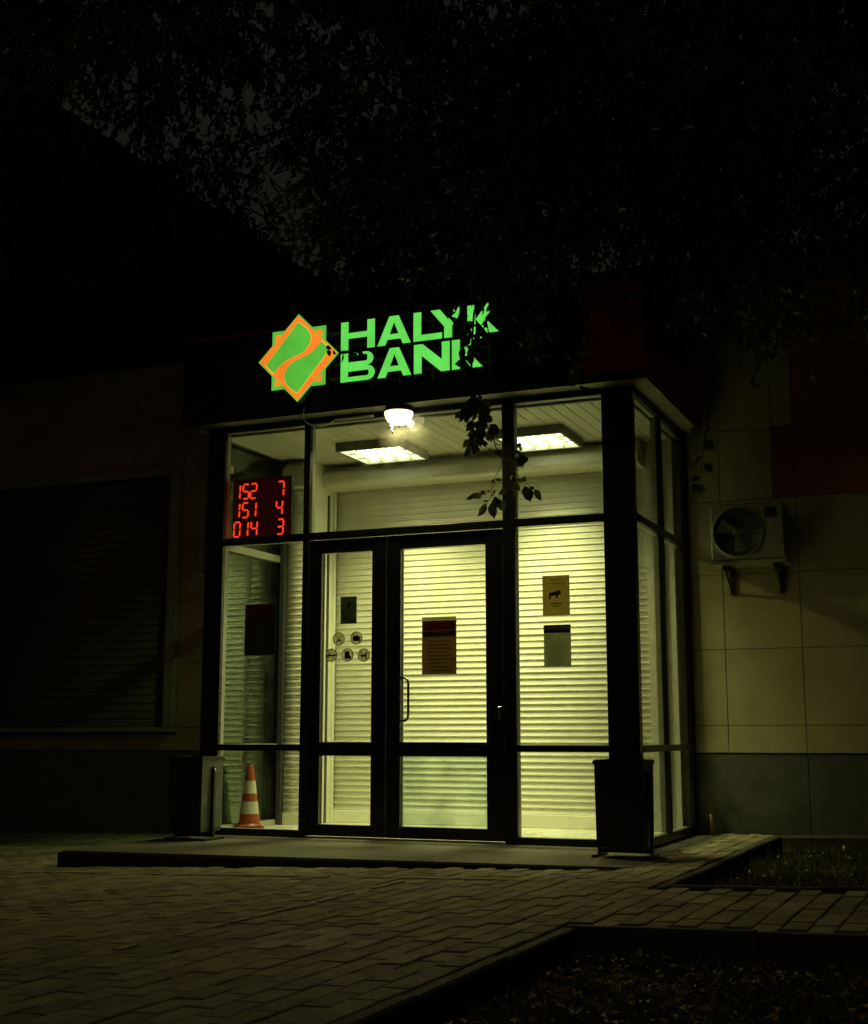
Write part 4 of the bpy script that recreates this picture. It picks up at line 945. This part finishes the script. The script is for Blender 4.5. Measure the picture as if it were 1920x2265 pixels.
def spray(parent_tree, pts, n, r, ln=(.07,.12), t0=.25, rad=.008):
    pts = [Vector(p) for p in pts]; m = len(pts)
    b = MB().tube(pts, [rad-rad*.8*i/(m-1) for i in range(m)], 6).build('hanging_branch', M_BARK, parent_tree, True)
    for k in range(n):
        t = rng.uniform(t0,1.0)*(m-1); i = min(int(t), m-2); p = pts[i].lerp(pts[i+1], t-i)
        p = p+Vector((rng.gauss(0,r),rng.gauss(0,r),rng.gauss(0,r)))*.6
        d = Vector((rng.gauss(0,.6), rng.gauss(0,.35), -abs(rng.gauss(.6,.4)))).normalized()*rng.uniform(*ln)
        place_leaf(b, p, p+d, rng.uniform(-.9,.9))
# the spray that crosses the ends of the two words, and small ones at the star, the corner and the air conditioner
spray(treeA, [(-0.40,-1.1,4.15),(-0.74,-1.03,3.80),(-0.885,-1.0,3.58),(-0.90,-1.0,3.46),(-0.86,-1.0,3.34),(-0.90,-1.0,3.20)], 24, 0.03, (.05,.095))
spray(treeA, [(-0.20,-1.1,4.1),(-0.60,-1.03,3.62),(-0.78,-1.0,3.42),(-0.82,-1.0,3.30)], 8, 0.03, (.05,.085))
spray(treeA, [(-0.86,-1.0,3.40),(-1.15,-1.0,3.375),(-1.40,-1.0,3.388),(-1.62,-1.0,3.378),(-1.78,-1.0,3.395),(-1.93,-1.0,3.425)], 11, 0.018, (.045,.08), 0.66, .0032)
spray(treeA, [(0.05,-1.1,3.6),(-0.08,-1.0,3.2),(-0.13,-1.0,2.95)], 9, 0.04)
spray(treeA, [(0.42,0.75,3.3),(0.34,0.8,2.9),(0.28,0.8,2.5)], 9, 0.04)
spray(treeA, [(-0.45,-1.0,3.85),(-0.36,-1.0,3.5),(-0.38,-1.0,3.25)], 16, 0.09)
# ground cover in the beds and fallen leaves
def grass(name, x0, x1, y0, y1, zb, n, seed, hmin, hmax, label):
    rs = np.random.RandomState(seed); P = np.stack([rs.uniform(x0,x1,n), rs.uniform(y0,y1,n), np.full(n,zb)],1)
    cl = np.sin(P[:,0]*5+seed)*np.cos(P[:,1]*4.3)+np.sin(P[:,0]*11+P[:,1]*9)*.6
    keep = rs.rand(n) < np.clip(.55+.4*cl,.08,1); P = P[keep]; n = len(P)
    D = unit(np.stack([rs.normal(0,.45,n), rs.normal(0,.45,n), np.ones(n)],1)); N_ = unit(rs.normal(size=(n,3))*np.array([1,1,.2]))
    me = leaves_mesh(name, P, D, N_, rs.uniform(hmin,hmax,n), rs.uniform(.004,.011,n), rs, M_GRASS)
    o = bpy.data.objects.new(name, me); C.objects.link(o); tag(o, label, 'grass', kind='stuff')
grass('grass', XE+.02, 3.2, YB0+.06, 1.38, -.105, 17000, 5, .04, .11, 'thin grass in the bed between the path and the wall')
grass('grass', XE+.02, 3.2, -8.2, YB1-.03, -.105, 34000, 6, .03, .09, 'thin grass in the dark bed in the lower right foreground')
def litter(name, x0, x1, y0, y1, zb, n, seed, label, m=None):
    rs = np.random.RandomState(seed); P = np.stack([rs.uniform(x0,x1,n), rs.uniform(y0,y1,n), zb+rs.uniform(0,.03,n)],1)
    D = unit(np.stack([rs.normal(0,1,n), rs.normal(0,1,n), rs.normal(0,.25,n)],1)); N_ = unit(rs.normal(size=(n,3))*.35+np.array([0,0,1]))
    me = leaves_mesh(name, P, D, N_, rs.uniform(.022,.055,n), rs.uniform(.018,.034,n), rs, m or M_LITTER)
    o = bpy.data.objects.new(name, me); C.objects.link(o); tag(o, label, 'leaves', kind='stuff')
litter('fallen_leaves', XE+.04, 3.0, YB0+.08, 1.36, -.09, 420, 8, 'fallen leaves lying in the bed by the wall')
litter('fallen_leaves', XE+.04, 3.0, -8.0, YB1-.06, -.085, 4200, 9, 'fallen leaves lying in the dark bed in the foreground')

# ------------------------------------------------------------------ keep parts where they were built
bpy.context.view_layer.update()
for o in list(C.objects):
    if o.parent is not None:
        p = o.parent
        # parts were built in world space: undo the location of the top empties
        root = p
        if p.type == 'EMPTY': o.matrix_parent_inverse = p.matrix_world.inverted()
bpy.context.view_layer.update()
